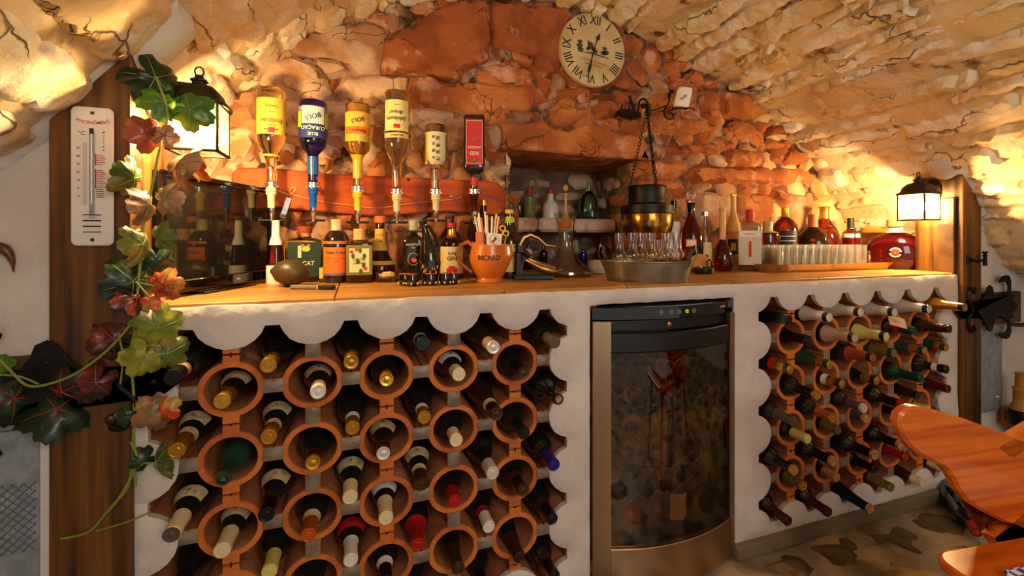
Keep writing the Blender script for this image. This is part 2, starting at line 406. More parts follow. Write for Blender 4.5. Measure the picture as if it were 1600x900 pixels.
def vault_z(X): return float(np.interp(X, VP[:, 0], VP[:, 1]))
def vu(X): return float(np.interp(X, VP[:, 0], VL))
ceiling = structure('ceiling', 'rough limewashed stone barrel vault over the bar')
mb = MB(); us = np.arange(0, VLEN, .022); ysv = np.concatenate([np.arange(-3.4, -1.1, .12), np.arange(-1.1, .69, .022)])
V = []
for y in ysv:
    for u in us:
        h = .012*nz((u*1.0, y*.8, 3), 3.0, 3)+.008*nz((u, y, 8), 9, 5)
        V.append(vsurf(u, y, h-.006))
nu = len(us); mb.add(V, [(j*nu+i, j*nu+i+1, (j+1)*nu+i+1, (j+1)*nu+i) for j in range(len(ysv)-1) for i in range(nu-1)])
mb.build('vault_face', M_GAPS, ceiling, smooth=1.2)
rnd = random.Random(11)
u = .35; row = 0; cnt = 0
while u < VLEN-.3:
    hgt = rnd.uniform(.09, .2) if u < 2.2 else rnd.uniform(.055, .135)
    y = -1.0+rnd.uniform(0, .2)
    while y < .6:
        ln = rnd.uniform(.25, .6)*(1.0 if u < 2.2 else 1.35); y1 = min(y+ln, .66)
        if y1-y > .08:
            g = .004
            sk = .16*(1 if u > 2.6 else -.6)            # courses run slightly skew
            def w(a, b): return (a+.05*noise.noise(Vector((a*3, b*3, 5)))+sk*(b)*.25, b+.06*noise.noise(Vector((a*3+7, b*3, 9))))
            q = [(u+g+rnd.uniform(0, .01), y+g), (u+g, (y+y1)/2), (u+g+rnd.uniform(0, .03), y1-g), (u+hgt/2, y1-g+rnd.uniform(-.03, .015)), (u+hgt-g-rnd.uniform(0, .03), y1-g),
                 (u+hgt-g+rnd.uniform(-.02, .01), (y+y1)/2), (u+hgt-g-rnd.uniform(0, .03), y+g), (u+hgt/2, y+g+rnd.uniform(-.01, .02))]
            q = [w(a, min(b, .665)) for a, b in q]
            cxu = u+hgt/2; X = vsurf(cxu, 0)[0]
            smooth_band = False
            if not smooth_band and rnd.random() < .94:
                stone(q, vsurf, rnd.uniform(.004, .020) if u < 2.2 else rnd.uniform(.004, .030), 100+cnt, 'stone', rnd.choice([M_LIME, M_LIME, M_LIME2]), ceiling, step=.018, edge=.008, rough=.0065, sink=-.014, tilt=.05 if u < 2.2 else .10, rag=.016); cnt += 1
        y = y1
    u += hgt; row += 1
print('vault stones', cnt)
# smooth plaster coves over both posts
for (xa, xb, nm) in ((-.42, .0, 'cove'), (2.86, 3.1, 'cove')):
    ua, ub = vu(xa), vu(xb); L = densify([(ua, -.035), (ub, -.03), (ub, .12), (ua, .12)], .02)
    stone(L, vsurf, .036, 7, nm, M_PLAS, ceiling, step=.025, edge=.03, rough=.004)

# back wall with its niche
YW = .62
NX0, NX1, NZ0, NZ1, NY = 1.012, 1.70, .915, 1.453, 1.063
back = structure('wall_back', 'rubble stone back wall of orange and pinkish stones')
outer = densify([(-.35, .80), (3.25, .80), (3.25, 2.25), (-.35, 2.25)], .05)
hole = densify([(NX0, NZ0), (NX1, NZ0), (NX1, NZ1), (NX0, NZ1)], .04)
vs, fs = tri_region([outer, hole], .035, seed=3)
dh = pdist(vs, hole)
mb = MB(); mb.add([(x, YW+(.004-.008*nz((x, z, 2), 9, 5) if d > .001 else 0), z) for (x, z), d in zip(vs, dh)], [f[::-1] for f in fs])
mb.build('mortar_face', M_MORT, back, smooth=1)
def wsurf(u, v, h): return (u, YW-.006-h, v)
def px_poly(ox, oy, s, c, Y=YW):
    P = []
    for i in range(0, len(c), 2): p = on_y(ox+c[i]/s, oy+c[i+1]/s, Y); P.append((p.x, p.z))
    return P
A = (340, 0, 5.293); B = (560, 0, 5); Cc = (600, 150, 6); D = (780, 130, 5.625); E = (1040, 80, 5.293); Fc = (1040, 230, 4.21); G = (350, 100, 3.556); H = (400, 300, 4)
ST = [
 (A, 'p', [360,560,460,480,640,460,700,500,830,570,900,660,940,770,830,835,720,820,620,770,480,760,360,700]),
 (A, 'p', [690,470,870,480,1060,500,1050,560,970,590,890,610,840,560,740,530]), (A, 'o', [910,610,980,600,1005,700,1000,775,950,760]),
 (A, 't', [700,300,850,270,1100,200,1280,180,1420,290,1380,460,1330,620,1160,600,1090,520,870,470,700,460,640,430]),
 (A, 'd', [1430,290,1600,225,1640,300,1640,560,1560,610,1340,620,1390,450]), (A, 'p', [1040,640,1200,625,1575,640,1570,830,1350,860,1150,840,1040,800,1020,700]),
 (A, 't', [10,800,100,700,330,690,350,740,330,900,60,900]), (A, 't', [200,680,370,540,350,690]), (A, 't', [540,770,640,770,720,830,640,870,540,860]),
 (A, 't', [640,420,700,290,800,240,1000,200,1180,130,1440,120,1500,180,1420,280,1280,175,1100,195,850,260,760,290,690,400]),
 (B, 'd', [210,330,420,230,560,110,760,30,1000,20,1015,300,1000,470,900,520,820,550,780,640,600,620,530,570,430,560,300,590,190,570]),
 (B, 'd', [1030,20,1290,60,1570,70,1640,100,1640,400,1560,560,1400,590,1375,520,1370,440,1200,390,1050,370,1030,250]),
 (B, 'o', [920,560,1180,470,1260,530,1380,600,1240,650,1000,630,910,620]), (B, 'o', [1190,400,1360,440,1350,540,1250,520]),
 (B, 'o', [400,600,560,600,700,650,880,650,1240,660,1400,670,1460,790,1300,860,1160,875,1000,940,785,885,575,840,400,790,390,690]),
 (B, 'o', [1400,610,1520,600,1500,740,1460,780,1400,660]), (B, 'd', [1600,200,1980,60,2050,330,2050,640,1750,720,1640,650,1570,560]),
 (Cc, 'p', [240,110,400,110,640,150,710,190,690,240,560,265,400,265,250,290]), (Cc, 't', [960,290,1150,250,1300,300,1315,480,1160,500,960,480]),
 (Cc, 't', [720,170,780,175,760,250,690,250]), (Cc, 't', [600,390,740,380,740,500,600,510]), (Cc, 't', [240,300,380,290,380,450,260,440]),
 (Cc, 'o', [950,510,1140,520,1140,640,960,620]), (Cc, 'p', [900,700,1080,620,1180,660,1170,740,1060,760,1150,800,1150,900,1060,890,940,800]),
 (Cc, 't', [600,530,740,530,740,690,640,680]), (Cc, 'p', [940,900,1080,900,1140,930,1130,1060,980,1050]),
 (D, 'o', [420,250,520,190,700,210,740,260,700,330,600,390,500,400,440,370]), (D, 'o', [780,230,900,150,1040,170,1080,240,1030,290,880,310,820,270]),
 (D, 'o', [840,310,1050,300,1050,400,1000,440,880,400,830,340]), (D, 'o', [1060,300,1250,310,1270,440,1180,450,1050,410]),
 (D, 'o', [1200,110,1450,90,1560,100,1500,220,1330,240,1300,140,1230,170]), (D, 'o', [1320,250,1575,270,1575,420,1350,430,1330,340]),
 (D, 'd', [720,80,860,70,1040,110,1000,150,860,140,760,160,730,130]), (D, 'o', [480,60,700,30,740,100,640,150,470,130]),
 (D, 't', [30,250,200,240,380,260,370,330,200,355,60,330]),
 (E, 'o', [0,60,140,70,190,150,30,190,0,180]), (E, 'o', [0,210,140,240,270,300,160,520,0,500]), (E, 'd', [290,230,400,210,440,300,380,320,290,310]),
 (E, 'o', [440,320,640,330,760,390,890,510,800,540,620,570,470,540,440,420]), (E, 'o', [0,570,120,540,270,560,430,630,450,660,280,680,150,700,0,680]),
 (E, 'o', [290,340,430,330,430,540,400,600,290,540]), (E, 'o', [100,-60,200,-40,330,60,420,170,300,200,200,120,120,60]),
 (E, 'o', [540,590,620,570,740,650,750,710,640,730,530,700]), (E, 'o', [740,570,900,560,920,600,830,640,820,700,760,690]), (E, 'd', [830,640,920,600,1030,640,990,720,830,710]),
 (E, 'o', [820,720,1020,730,1020,810,900,820,820,800]), (E, 'o', [20,790,250,760,440,760,440,860,200,860,20,840]), (E, 'o', [470,870,560,810,760,820,830,890,800,960,600,980,440,940]),
 (E, 'o', [940,860,1050,800,1140,800,1170,850,1120,930,960,960]), (E, 'o', [630,765,740,770,730,800,640,795]), (E, 'o', [450,740,540,735,550,790,470,810]), (E, 'o', [830,830,920,830,940,900,850,920]),
 (Fc, 'o', [150,150,250,115,400,130,600,130,900,140,945,190,940,240,700,255,480,240,200,245,150,200]), (Fc, 'o', [-230,110,-150,85,130,90,135,170,80,200,-80,215,-200,200]),
 (Fc, 'o', [-160,225,0,210,100,240,120,310,0,315,-170,300]), (Fc, 'o', [470,320,640,310,700,340,720,400,690,440,640,560,560,600,460,560,480,430]),
 (Fc, 'o', [660,270,760,280,800,380,760,410,700,350]), (Fc, 't', [810,300,940,300,960,360,930,470,850,600,790,560,800,380]), (Fc, 'o', [0,0,350,0,350,50,60,50]),
 (Fc, 'o', [660,40,740,40,750,110,660,115]), (Fc, 't', [460,240,550,245,500,290]), (Fc, 'c', [980,370,1060,330,1180,350,1190,450,1150,640,1050,700,960,600]),
 (Fc, 'c', [1200,370,1400,360,1420,440,1360,560,1230,600,1210,460]), (Fc, 'c', [1180,220,1340,240,1300,330,1180,340]), (Fc, 'c', [870,110,960,90,970,140,900,135]),
 (Fc, 'c', [960,150,1100,160,1160,240,1150,320,1000,320,960,250]), (Fc, 'c', [1000,20,1150,10,1200,90,1180,190,1080,140,1000,120]), (Fc, 'c', [1360,250,1560,260,1600,340,1400,345]),
 (Fc, 't', [150,320,280,300,420,330,440,480,380,560,200,560,140,440]), (Fc, 't', [0,330,110,330,120,470,0,480]), (Fc, 'c', [1430,370,1620,360,1650,560,1400,620]),
 (G, 'p', [330,195,520,200,900,230,890,330,580,350,380,345,330,300]), (G, 't', [330,380,560,400,670,380,670,480,570,460,420,460,340,450]),
 (G, 't', [0,230,190,210,190,330,60,340,0,300]), (G, 'p', [0,350,180,340,190,480,150,560,40,560,0,480]), (G, 'o', [300,460,400,480,380,580,310,580]),
 (G, 't', [820,350,900,350,900,480,800,430]), (G, 't', [1030,380,1110,370,1110,480,1040,470]), (G, 'o', [560,480,620,500,600,590,560,600]), (G, 'o', [800,500,900,470,900,560,830,590]),
 (G, 'p', [-160,260,-20,250,-20,400,-100,430,-180,380]), (G, 'p', [-200,440,-20,420,20,560,-60,700,-200,640]),
 (G, 'p', [560,370,660,365,790,400,780,470,690,470]),
 (H, 'o', [220,120,330,110,340,150,440,180,430,230,260,220]), (H, 'o', [450,120,620,120,620,240,480,230]), (H, 't', [830,240,920,170,1050,150,980,380,920,500,830,420]),
 (H, 'o', [60,230,140,250,190,300,160,420,40,400]), (H, 'p', [200,250,330,240,400,290,380,420,220,430]), (H, 't', [410,300,480,260,520,360,430,440]),
 (H, 'o', [640,120,760,110,770,240,650,250]), (H, 'o', [1070,160,1200,150,1220,300,1080,320]), (H, 'o', [1230,140,1340,160,1330,330,1240,320]), (H, 'd', [1560,40,1640,30,1640,240,1570,240]),
 (H, 'o', [540,330,640,300,720,380,640,460,540,430]), (H, 't', [700,300,810,280,820,440,740,420]), (H, 't', [1240,350,1340,350,1340,460,1240,460]),
 (H, 'd', [1350,180,1540,200,1550,330,1370,330]), (H, 'o', [200,60,350,80,330,105,210,110]),
]
polys = []
def clipz(P): return [(x, min(z, vault_z(x)+.02)) for x, z in P]
for i, (src, c, pts) in enumerate(ST):
    P = px_poly(*src, pts); gx_, gz_ = sum(q[0] for q in P)/len(P), sum(q[1] for q in P)/len(P); P = clipz([(gx_+(x-gx_)*1.07, gz_+(z-gz_)*1.07) for x, z in P]); polys.append(P)
    rr = random.Random(i)
    stone(P, wsurf, rr.uniform(.022, .042), 900+i, 'stone', SMATS[c], back, step=.026, edge=.009, rough=.006, tilt=.08, rag=.005)
# small rubble between the big stones
rr = random.Random(5); seeds = []
z = .93
while z < 2.14:
    x = -.3+rr.uniform(0, .1)
    while x < 3.15:
        seeds.append((x+rr.uniform(-.025, .025), z+rr.uniform(-.018, .018))); x += rr.uniform(.12, .24)
    z += .068
sd = np.array(seeds); ok = np.ones(len(sd), bool)
for P in polys: ok &= ~(inside(sd, P) & (pdist(sd, P) > .014))
cnt = 0
for s, P, k in zip(seeds, voronoi(seeds, (-.35, .9), (3.2, 2.2), .006), ok):
    if not k or len(P) < 3: continue
    if NX0-.02 < s[0] < NX1+.02 and s[1] < NZ1+.02: continue
    if s[1] > vault_z(s[0])+.02: continue
    if NX0-.06 < s[0] < NX1+.25 and 1.40 < s[1] < 1.56: continue
    c = 'c' if s[0] > 2.45 and rr.random() < .5 or s[0] > 2.65 else ('p' if s[0] < .7 and rr.random() < .6 else rr.choice('ooto' if s[0] > .9 else 'ott'))
    stone(P, wsurf, rr.uniform(.006, .018), 3000+cnt, 'stone', SMATS[c], back, step=.022, edge=.010, rough=.006, tilt=.08, rag=.010); cnt += 1
print('rubble', cnt)
# niche: shell, lintel, reveal stones, back stones, ledge
mb = MB()
for (a, b, c, d) in (((NX0, YW, NZ0), (NX0, NY, NZ0), (NX0, NY, NZ1), (NX0, YW, NZ1)), ((NX1, YW, NZ0), (NX1, YW, NZ1), (NX1, NY, NZ1), (NX1, NY, NZ0)),
                     ((NX0, NY, NZ0), (NX1, NY, NZ0), (NX1, NY, NZ1), (NX0, NY, NZ1)), ((NX0, YW, NZ0), (NX1, YW, NZ0), (NX1, NY, NZ0), (NX0, NY, NZ0)),
                     ((NX0, YW, NZ1), (NX0, NY, NZ1), (NX1, NY, NZ1), (NX1, YW, NZ1))): mb.add([a, b, c, d], [(0, 1, 2, 3)])
mb.build('niche_shell', M_NMO, back, smooth=0)
LP = px_poly(*D, [0,350,200,360,380,330,450,400,600,430,750,360,860,380,1050,450,1250,470,1300,560,1250,650], YW-.03)
LP += [(NX1+.02, NZ1-.004), (1.45, NZ1-.012), (1.2, NZ1-.002), (NX0-.04, NZ1), (NX0-.04, NZ1+.06)]
lv = densify(LP, .03)
mb = MB(); mb.prism(lv, YW-.045, NY-.01, bev=.008); mb.build('lintel', M_ORA, back)
def nsurf(u, v, h): return (u, NY-h, v)
N_ = (780, 250, 4.737)
for i, c in enumerate([[200,140,440,150,455,200,380,205,200,190],[500,110,680,100,690,215,560,220,520,180],[80,230,180,225,190,300,80,300],[420,240,620,240,620,310,430,300],[230,240,300,250,295,285,240,280],
        [250,320,320,320,310,400,250,400],[730,130,780,140,770,215,720,215],[740,270,785,270,780,330,735,325],[430,330,560,330,560,400,430,400],[620,570,770,560,780,610,620,610],[250,640,310,620,300,740,250,730],
        [530,580,590,590,600,700,550,720],[640,650,720,650,720,710,650,710],[350,650,430,660,420,740,360,740],[200,550,310,550,300,610,200,610],[340,560,440,555,440,600,350,590],[690,250,735,255,730,315,690,310],
        [400,90,460,90,450,110,400,108],[50,150,110,150,110,200,50,200],[60,330,180,330,180,410,60,410],[600,330,700,330,700,400,600,400]]):
    c = [q+(q-sum(c[k_ % 2::2])/(len(c)/2))*.14 for k_, q in enumerate(c)]
    stone(px_poly(*N_, c, NY), nsurf, .03, 7000+i, 'stone', M_NIC, back, step=.03, edge=.012, rough=.008, rag=.005)
def rsurf(sg): return lambda u, v, h: ((NX0+h) if sg > 0 else (NX1-h), u, v)
for sg in (1, -1):
    rr = random.Random(sg+4); z = NZ0
    while z < NZ1-.03:
        h = rr.uniform(.07, .12); y = YW-.02
        while y < NY-.05:
            l = rr.uniform(.1, .2); q = [(y+.005, z+.005), (min(y+l, NY)-.005, z+.005+rr.uniform(0, .01)), (min(y+l, NY)-.005, min(z+h, NZ1)-.005), (y+.005, min(z+h, NZ1)-.005-rr.uniform(0, .01))]
            stone(q, rsurf(sg), rr.uniform(.01, .03), 7100+int(z*1000)+int(y*100), 'stone', rr.choice([M_NIC, M_ORA, M_TAN]), back, step=.03, rough=.008, rag=.005); y += l
        z += h
for (x0, x1) in ((NX0+.01, 1.24), (1.245, 1.44), (1.445, NX1-.01)):
    mb = MB(); mb.box(((x0+x1)/2, .94, 1.135), (x1-x0-.004, .24, .07), bev=.014)
    v2 = [(x+.006*noise.noise(Vector((x*9, y*9, z*9))), y+.012*noise.noise(Vector((x*8+5, z*8, 1))), z+.004*noise.noise(Vector((x*9, 3, y*9)))) for x, y, z in mb.v]; mb.v = v2
    mb.build('ledge_stone', M_NIC, back)

# floor
ZF = -.06
floor = structure('floor', 'uneven flagstone floor set in grey cement')
mb = MB(); xs = np.arange(-1.4, 4.3, .06); ys = np.arange(-3.4, .05, .06)
mb.add([(x, y, ZF+.006*nz((x, y, 1), 4, 4)) for y in ys for x in xs], [(j*len(xs)+i, j*len(xs)+i+1, (j+1)*len(xs)+i+1, (j+1)*len(xs)+i) for j in range(len(ys)-1) for i in range(len(xs)-1)])
mb.build('cement_bed', M_FLOOR, floor, smooth=1)
rr = random.Random(9); seeds = [(x+rr.uniform(-.06, .06)+(.12 if j % 2 else 0), y+rr.uniform(-.05, .05)) for j, y in enumerate(np.arange(-2.0, .0, .19)) for x in np.arange(.3, 3.6, .25)]
for i, P in enumerate(voronoi(seeds, (.2, -2.1), (3.6, -.05), .022)):
    if len(P) > 2: stone(P, lambda u, v, h: (u, v, ZF+h), rr.uniform(.006, .014), 8000+i, 'flagstone', M_FST, floor, step=.04, edge=.018, rough=.006, rag=.022, sink=-.008)

# side walls and front panels
wl = structure('wall_left', 'white plastered wall panel left of the bar'); wr = structure('wall_right', 'white plastered wall panel right of the bar')
def panel(x0, x1, z0, z1, Y, parent, name='plaster_face', m=None, seed=1, amp=.006):
    vs, fs = tri_region([densify([(x0, z0), (x1, z0), (x1, z1), (x0, z1)], .05)], .045, seed=seed)
    mb = MB(); mb.add([(x, Y-amp*nz((x, z, seed), 5, 4), z) for x, z in vs], [f[::-1] for f in fs]); return mb.build(name, m or M_PLAS, parent, smooth=1)
panel(-1.3, -.24, .81, 1.5, 0, wl); panel(-1.3, -.24, ZF, .7, .02, wl, seed=4)
panel(3.04, 4.1, ZF, 1.45, 0, wr, seed=2)
mb = MB(); mb.box((-1.3, -1.7, .5), (.04, 3.5, 1.2)); mb.build('side_face', M_PLAS, wl)
mb = MB(); mb.box((4.1, -1.7, .4), (.04, 3.5, 1.0)); mb.build('side_face', M_PLAS, wr)
# timber posts
for nm, poly, lab, dy in (('trim_1', [(-.247, ZF), (-.1, ZF), (-.1, 1.50), (-.247, 1.33)], 'dark stained timber post at the left end of the bar', .19),
                      ('trim_2', [(2.913, ZF), (3.047, ZF), (3.047, 1.222), (2.913, 1.352)], 'dark stained timber post at the right end of the bar', .16)):
    mb = MB(); mb.prism(poly, -.022, dy, bev=.004); o = mb.build(nm, M_POST); tag(o, lab, 'structure', kind='structure')
mb = MB(); mb.box((2.903, .03, .6), (.018, .06, 1.3), bev=.003); o = mb.build('trim_3', M_RAIL); tag(o, 'thin timber batten beside the right post', 'structure', kind='structure')
for nm, (x0, x1), lab in (('trim_4', (-1.3, -.247), 'horizontal timber rail left of the left post'), ('trim_5', (3.047, 3.36), 'short horizontal timber rail right of the right post')):
    mb = MB(); mb.box(((x0+x1)/2, -.004, .745), (x1-x0, .03, .145), bev=.003); o = mb.build(nm, M_RAIL); tag(o, lab, 'structure', kind='structure')

# bar front: scalloped plaster
P_ = .185; PZ = .172; Z0 = .785
XL, XR = 0.0, 1.840
def scallop(x0):
    pts = []; R = .42; fl = .40
    def arc(cx, cy, a0, a1, n=9):
        for i in range(n+1):
            t = a0+(a1-a0)*i/n; pts.append((cx+R*cos(t), cy+R*sin(t)))
    e = math.asin((.5-fl)/R)       # y = row index downwards; the circle meets the flat here
    pts.append((-.092, -fl)); pts.append((.092, -fl))
    for k in range(5):
        arc(k+.5, -.5, pi-e, e); pts.append((k+1+.092, -fl)) if k < 4 else None
    arc(5.5, -.5, pi-e, pi/2+e)
    for t in range(4): arc(5.5, t+.5, 3*pi/2-e, pi/2+e)
    arc(5.5, 4.5, 3*pi/2-e, pi+e)
    for k in range(4, -1, -1): arc(k+.5, 4.5, 2*pi-e, pi+e)
    arc(-.5, 4.5, 2*pi-e, 3*pi/2+e)
    for t in range(3, -1, -1): arc(-.5, t+.5, pi/2-e, -pi/2+e)
    arc(-.5, -.5, pi/2-e, e)
    # rebuild ordering-safe list, drop doubles
    out = []
    for p in pts:
        q = (x0+p[0]*P_, Z0-p[1]*PZ)
        if not out or math.hypot(q[0]-out[-1][0], q[1]-out[-1][1]) > .004: out.append(q)
    if math.hypot(out[0][0]-out[-1][0], out[0][1]-out[-1][1]) < .004: out.pop()
    return out
front = structure('wall_front', 'white plastered bar front with scalloped openings')
FRX0, FRX1, FRZ = 1.078, 1.650, .860
top_line = [(x, .906+.004*noise.noise(Vector((x*6, 0, 0)))) for x in np.arange(2.9, -.1, -.03)]
outer = densify([(-.1, -.02), (FRX0, -.02), (FRX0, FRZ), (FRX1, FRZ), (FRX1, -.02), (2.913, -.02), (2.913, .906)]+top_line+[(-.1, .906)], .03)
loops = [outer, scallop(XL), scallop(XR)]
vs, fs = tri_region(loops, .02, seed=6)
nb = sum(len(l) for l in loops); dd = np.full(len(vs), 1e9)
for l in loops: dd = np.minimum(dd, pdist(vs, l))
mb = MB(); FV = []
for (x, z), d in zip(vs, dd):
    h = .004+.010*(1-math.exp(-d/.012))+.004*nz((x, z, 7), 7, 5)*(1 if d > .001 else .3)
    jx = .0025*noise.noise(Vector((x*90, z*90, 2))) if d < .001 else 0
    FV.append((x+jx, -h, z+jx))
mb.add(FV, [f[::-1] for f in fs]); base = 0
for l in loops:
    n = len(l); i0 = len(mb.v); fr = [FV[base+i] for i in range(n)]
    mb.add(fr+[(p[0], .012, p[2]) for p in fr], [(i, (i+1) % n, n+(i+1) % n, n+i) for i in range(n)]); base += n
mb.build('plaster_face', M_PLAS, front, smooth=.8)
mb = MB(); mb.box((FRX0-.012, .13, .42), (.02, .26, .92)); mb.box((FRX1+.012, .13, .42), (.02, .26, .92)); mb.box((1.36, .3, .9), (2.9, .6, .012)); mb.box((1.36, .35, .42), (3.0, .03, .96))
mb.build('core', M_PLAS, front, smooth=0)
mb = MB(); mb.prism([(FRX1-.01, ZF), (2.913, ZF), (2.913, -.012), (FRX1-.01, -.012)], -.032, .1, bev=.006); mb.build('plinth', M_PLINTH, front)
mb = MB(); mb.prism([(-.1, ZF), (FRX0+.01, ZF), (FRX0+.01, -.012), (-.1, -.012)], -.032, .1, bev=.006); mb.build('plinth', M_PLINTH, front)

# worktop of boards
wt = thing('worktop', 'wooden board worktop with an orange-yellow varnish along the whole bar', 'worktop', (0, 0, .915))
xs = [-.1, .33, .80, 1.22, 1.66, 2.08, 2.5, 2.912]
for a, b in zip(xs[:-1], xs[1:]):
    for (y0, y1) in ((.006, .31), (.313, .615)):
        mb = MB(); mb.box(((a+b)/2, (y0+y1)/2, -.009), (b-a-.003, y1-y0, .018), bev=.002); mb.build('board', M_TOP, wt)

# terracotta racks
def block_mesh(lo=None, hi=None):
    an = set(i*pi/24 for i in range(48)); s = .1
    for q in range(4):
        for b in (math.atan(s/.49), math.asin(s/.4)):
            an.add((q*pi/2+b) % (2*pi)); an.add((q*pi/2-b) % (2*pi))
    an = sorted(an); v = []
    if lo is not None: an = sorted(((t-lo) % (2*pi))+lo for t in an if ((t-lo) % (2*pi)) <= hi-lo+1e-6)
    n = len(an)
    def ro(t):
        f = abs(((t+pi/4) % (pi/2))-pi/4)
        if f <= math.atan(s/.49)+1e-9: return .49/cos(f)
        if f <= math.asin(s/.4)+1e-9: return s/sin(f)
        return .4
    rings = [(lambda t: .315, .26), (lambda t: .31, .004), (lambda t: .322, 0), (lambda t: ro(t)-.008, 0), (lambda t: ro(t), .004), (lambda t: ro(t), .26)]
    for fn, y in rings: v += [(P_*fn(t)*cos(t), y, PZ*fn(t)*sin(t)) for t in an]
    f = [(j*n+i, j*n+(i+1) % n, (j+1)*n+(i+1) % n, (j+1)*n+i) for j in range(5) for i in range(n if lo is None else n-1)]
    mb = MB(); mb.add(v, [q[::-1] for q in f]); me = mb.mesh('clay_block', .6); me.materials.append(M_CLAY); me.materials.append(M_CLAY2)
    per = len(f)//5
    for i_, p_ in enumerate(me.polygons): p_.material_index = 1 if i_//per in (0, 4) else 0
    return me
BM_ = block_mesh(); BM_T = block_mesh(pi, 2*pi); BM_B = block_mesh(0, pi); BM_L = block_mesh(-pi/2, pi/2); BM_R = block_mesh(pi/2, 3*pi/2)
def joint_mesh(vert):
    mb = MB(); L, Wd, n = .125, .095, 6; v = []
    for i in range(n+1):
        for j in range(n+1):
            a = -1+2*i/n; b = -1+2*j/n; y = -.001-.0065*(1-b*b)*(1-a*a*.6)
            x, z = a*L, b*Wd
            if vert: x, z = z, x
            v.append((x*P_, y, z*PZ))
    f = [(i*(n+1)+j, (i+1)*(n+1)+j, (i+1)*(n+1)+j+1, i*(n+1)+j+1) for i in range(n) for j in range(n)]
    if vert: f = [q[::-1] for q in f]
    mb.add(v, f); me = mb.mesh('mortar_joint', 1); me.materials.append(M_JOINT); return me
JH, JV = joint_mesh(False), joint_mesh(True)
M_HOLE = mat('dark_hole', RGB(40, 18, 8), .9)
for x0, nm, lab in ((XL, 'wine_rack', 'terracotta honeycomb wine rack built into the bar left of the fridge'), (XR, 'wine_rack', 'terracotta honeycomb wine rack built into the bar right of the fridge')):
    r = thing(nm, lab, 'wine rack', (x0, .004, Z0), group=None)
    for i in range(-1, 6):
        for j in range(-1, 5):
            link('clay_block', BM_T if j < 0 else BM_B if j == 4 else BM_L if i < 0 else BM_R if i == 5 else BM_, r, ((i+.5)*P_, 0, -(j+.5)*PZ))
    for i in range(0, 6):
        for j in range(-1, 5): link('mortar_joint', JH, r, (i*P_, 0, -(j+.5)*PZ))
    for i in range(-1, 6):
        for j in range(0, 5):
            if i % 2: link('mortar_joint', JV, r, ((i+.5)*P_, 0, -j*PZ))
            elif 0 <= i < 5:
                mb = MB(); mb.box((0, -.001, 0), (.004, .002, .012 if (i+j) % 3 == 0 else .005)); mb.build('hole_mark', M_HOLE, r, smooth=0, loc=((i+.5)*P_, 0, -j*PZ))
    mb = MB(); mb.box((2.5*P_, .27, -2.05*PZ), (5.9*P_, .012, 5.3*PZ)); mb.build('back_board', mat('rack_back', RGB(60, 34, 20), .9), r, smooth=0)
# ================================================================== LANTERNS
M_PANE = pane('lantern_pane', (1, .97, .9, 1), .04, .05, haze=.025)
M_BULB = mat('glowing_bulb', (1, .8, .5, 1), .5, emit=(1, .74, .36, 1), es=50)
def lantern(cx, cy, zb, side, plate_x, plate_y, plate_z, label, power):
    w, h = .052, .118
    t = thing('wall_lantern', label, 'lantern', (cx, cy, zb))
    mb = MB()
    for sx in (-1, 1):
        for sy in (-1, 1): mb.box((sx*w, sy*w, h/2), (.006, .006, h), bev=.001)
    for z in (0, h):
        for s in (-1, 1): mb.box((0, s*w, z), (2*w+.008, .008, .006), bev=.001); mb.box((s*w, 0, z), (.008, 2*w+.008, .006), bev=.001)
    mb.build('frame', M_BRONZE, t)
    for i in range(4):
        mb = MB(); mb.box((0, 0, h/2), (2*w-.006, .0015, h-.004)); mb.build('glass_pane', M_PANE, t, smooth=0, loc=((0, -w, 0), (w, 0, 0), (0, w, 0), (-w, 0, 0))[i], rot=(0, 0, (i % 2)*pi/2))
    mb = MB(); mb.lathe([(.068, h-.004), (.068, h+.004), (.056, h+.012), (.05, h+.03), (.036, h+.046), (.02, h+.052), (.014, h+.055), (.014, h+.06), (.018, h+.062), (.018, h+.066), (.01, h+.07), (.008, h+.078), (0, h+.08)], 32, sq=.5); mb.build('roof', M_BRONZE, t, smooth=.5)
    mb = MB(); mb.tube([(0.010*cos(a), 0, h+.088+.012*sin(a)) for a in np.linspace(0, 2*pi, 17)[:-1]], .002, 6, closed=True); mb.build('finial_ring', M_BRONZE, t)
    mb = MB(); mb.sphere((0, 0, .068), .026, 16, 12, (1, 1, 1.25)); mb.build('bulb', M_BULB, t)
    mb = MB(); mb.lathe([(.010, .112), (.010, .098), (.013, .096)], 12); mb.build('bulb_socket', M_BRONZE, t)
    # oval back plate on the post and the arm
    mb = MB(); MM = Matrix.Translation((plate_x-cx, plate_y-cy, plate_z-zb)) @ Matrix.Rotation(pi/2*side, 4, 'Y')
    mb.lathe([(0, .018), (.030, .017), (.045, .011), (.05, .004), (.05, 0)], 24, MM, fy=.62) if False else mb.lathe([(0, .018), (.022, .017), (.034, .011), (.038, .004), (.038, 0)], 24, MM @ Matrix.Diagonal((1.5, 1, 1, 1))); mb.build('back_plate', M_BRONZE, t)
    px, py, pz = plate_x-cx, plate_y-cy, plate_z-zb
    mb = MB(); mb.tube([(px, py, pz), (px+side*.03, py, pz+.022), (px*.5, py*.5, h+.052), (0, 0, h+.05)], [.009, .009, .008, .008], 8); mb.build('arm', M_BRONZE, t)
    l = bpy.data.lights.new('lantern_light', 'POINT'); l.energy = power; l.color = (1, .70, .32); l.shadow_soft_size = .036
    o = bpy.data.objects.new('lantern_light', l); COL.objects.link(o); o.parent = t; o.location = (0, 0, .066)
    return t
lantern(.008, .068, 1.287, 1, -.1, .075, 1.425, 'bronze lantern with a lit bulb on the left timber post, half hidden by green leaves', LANTERN_POWER)
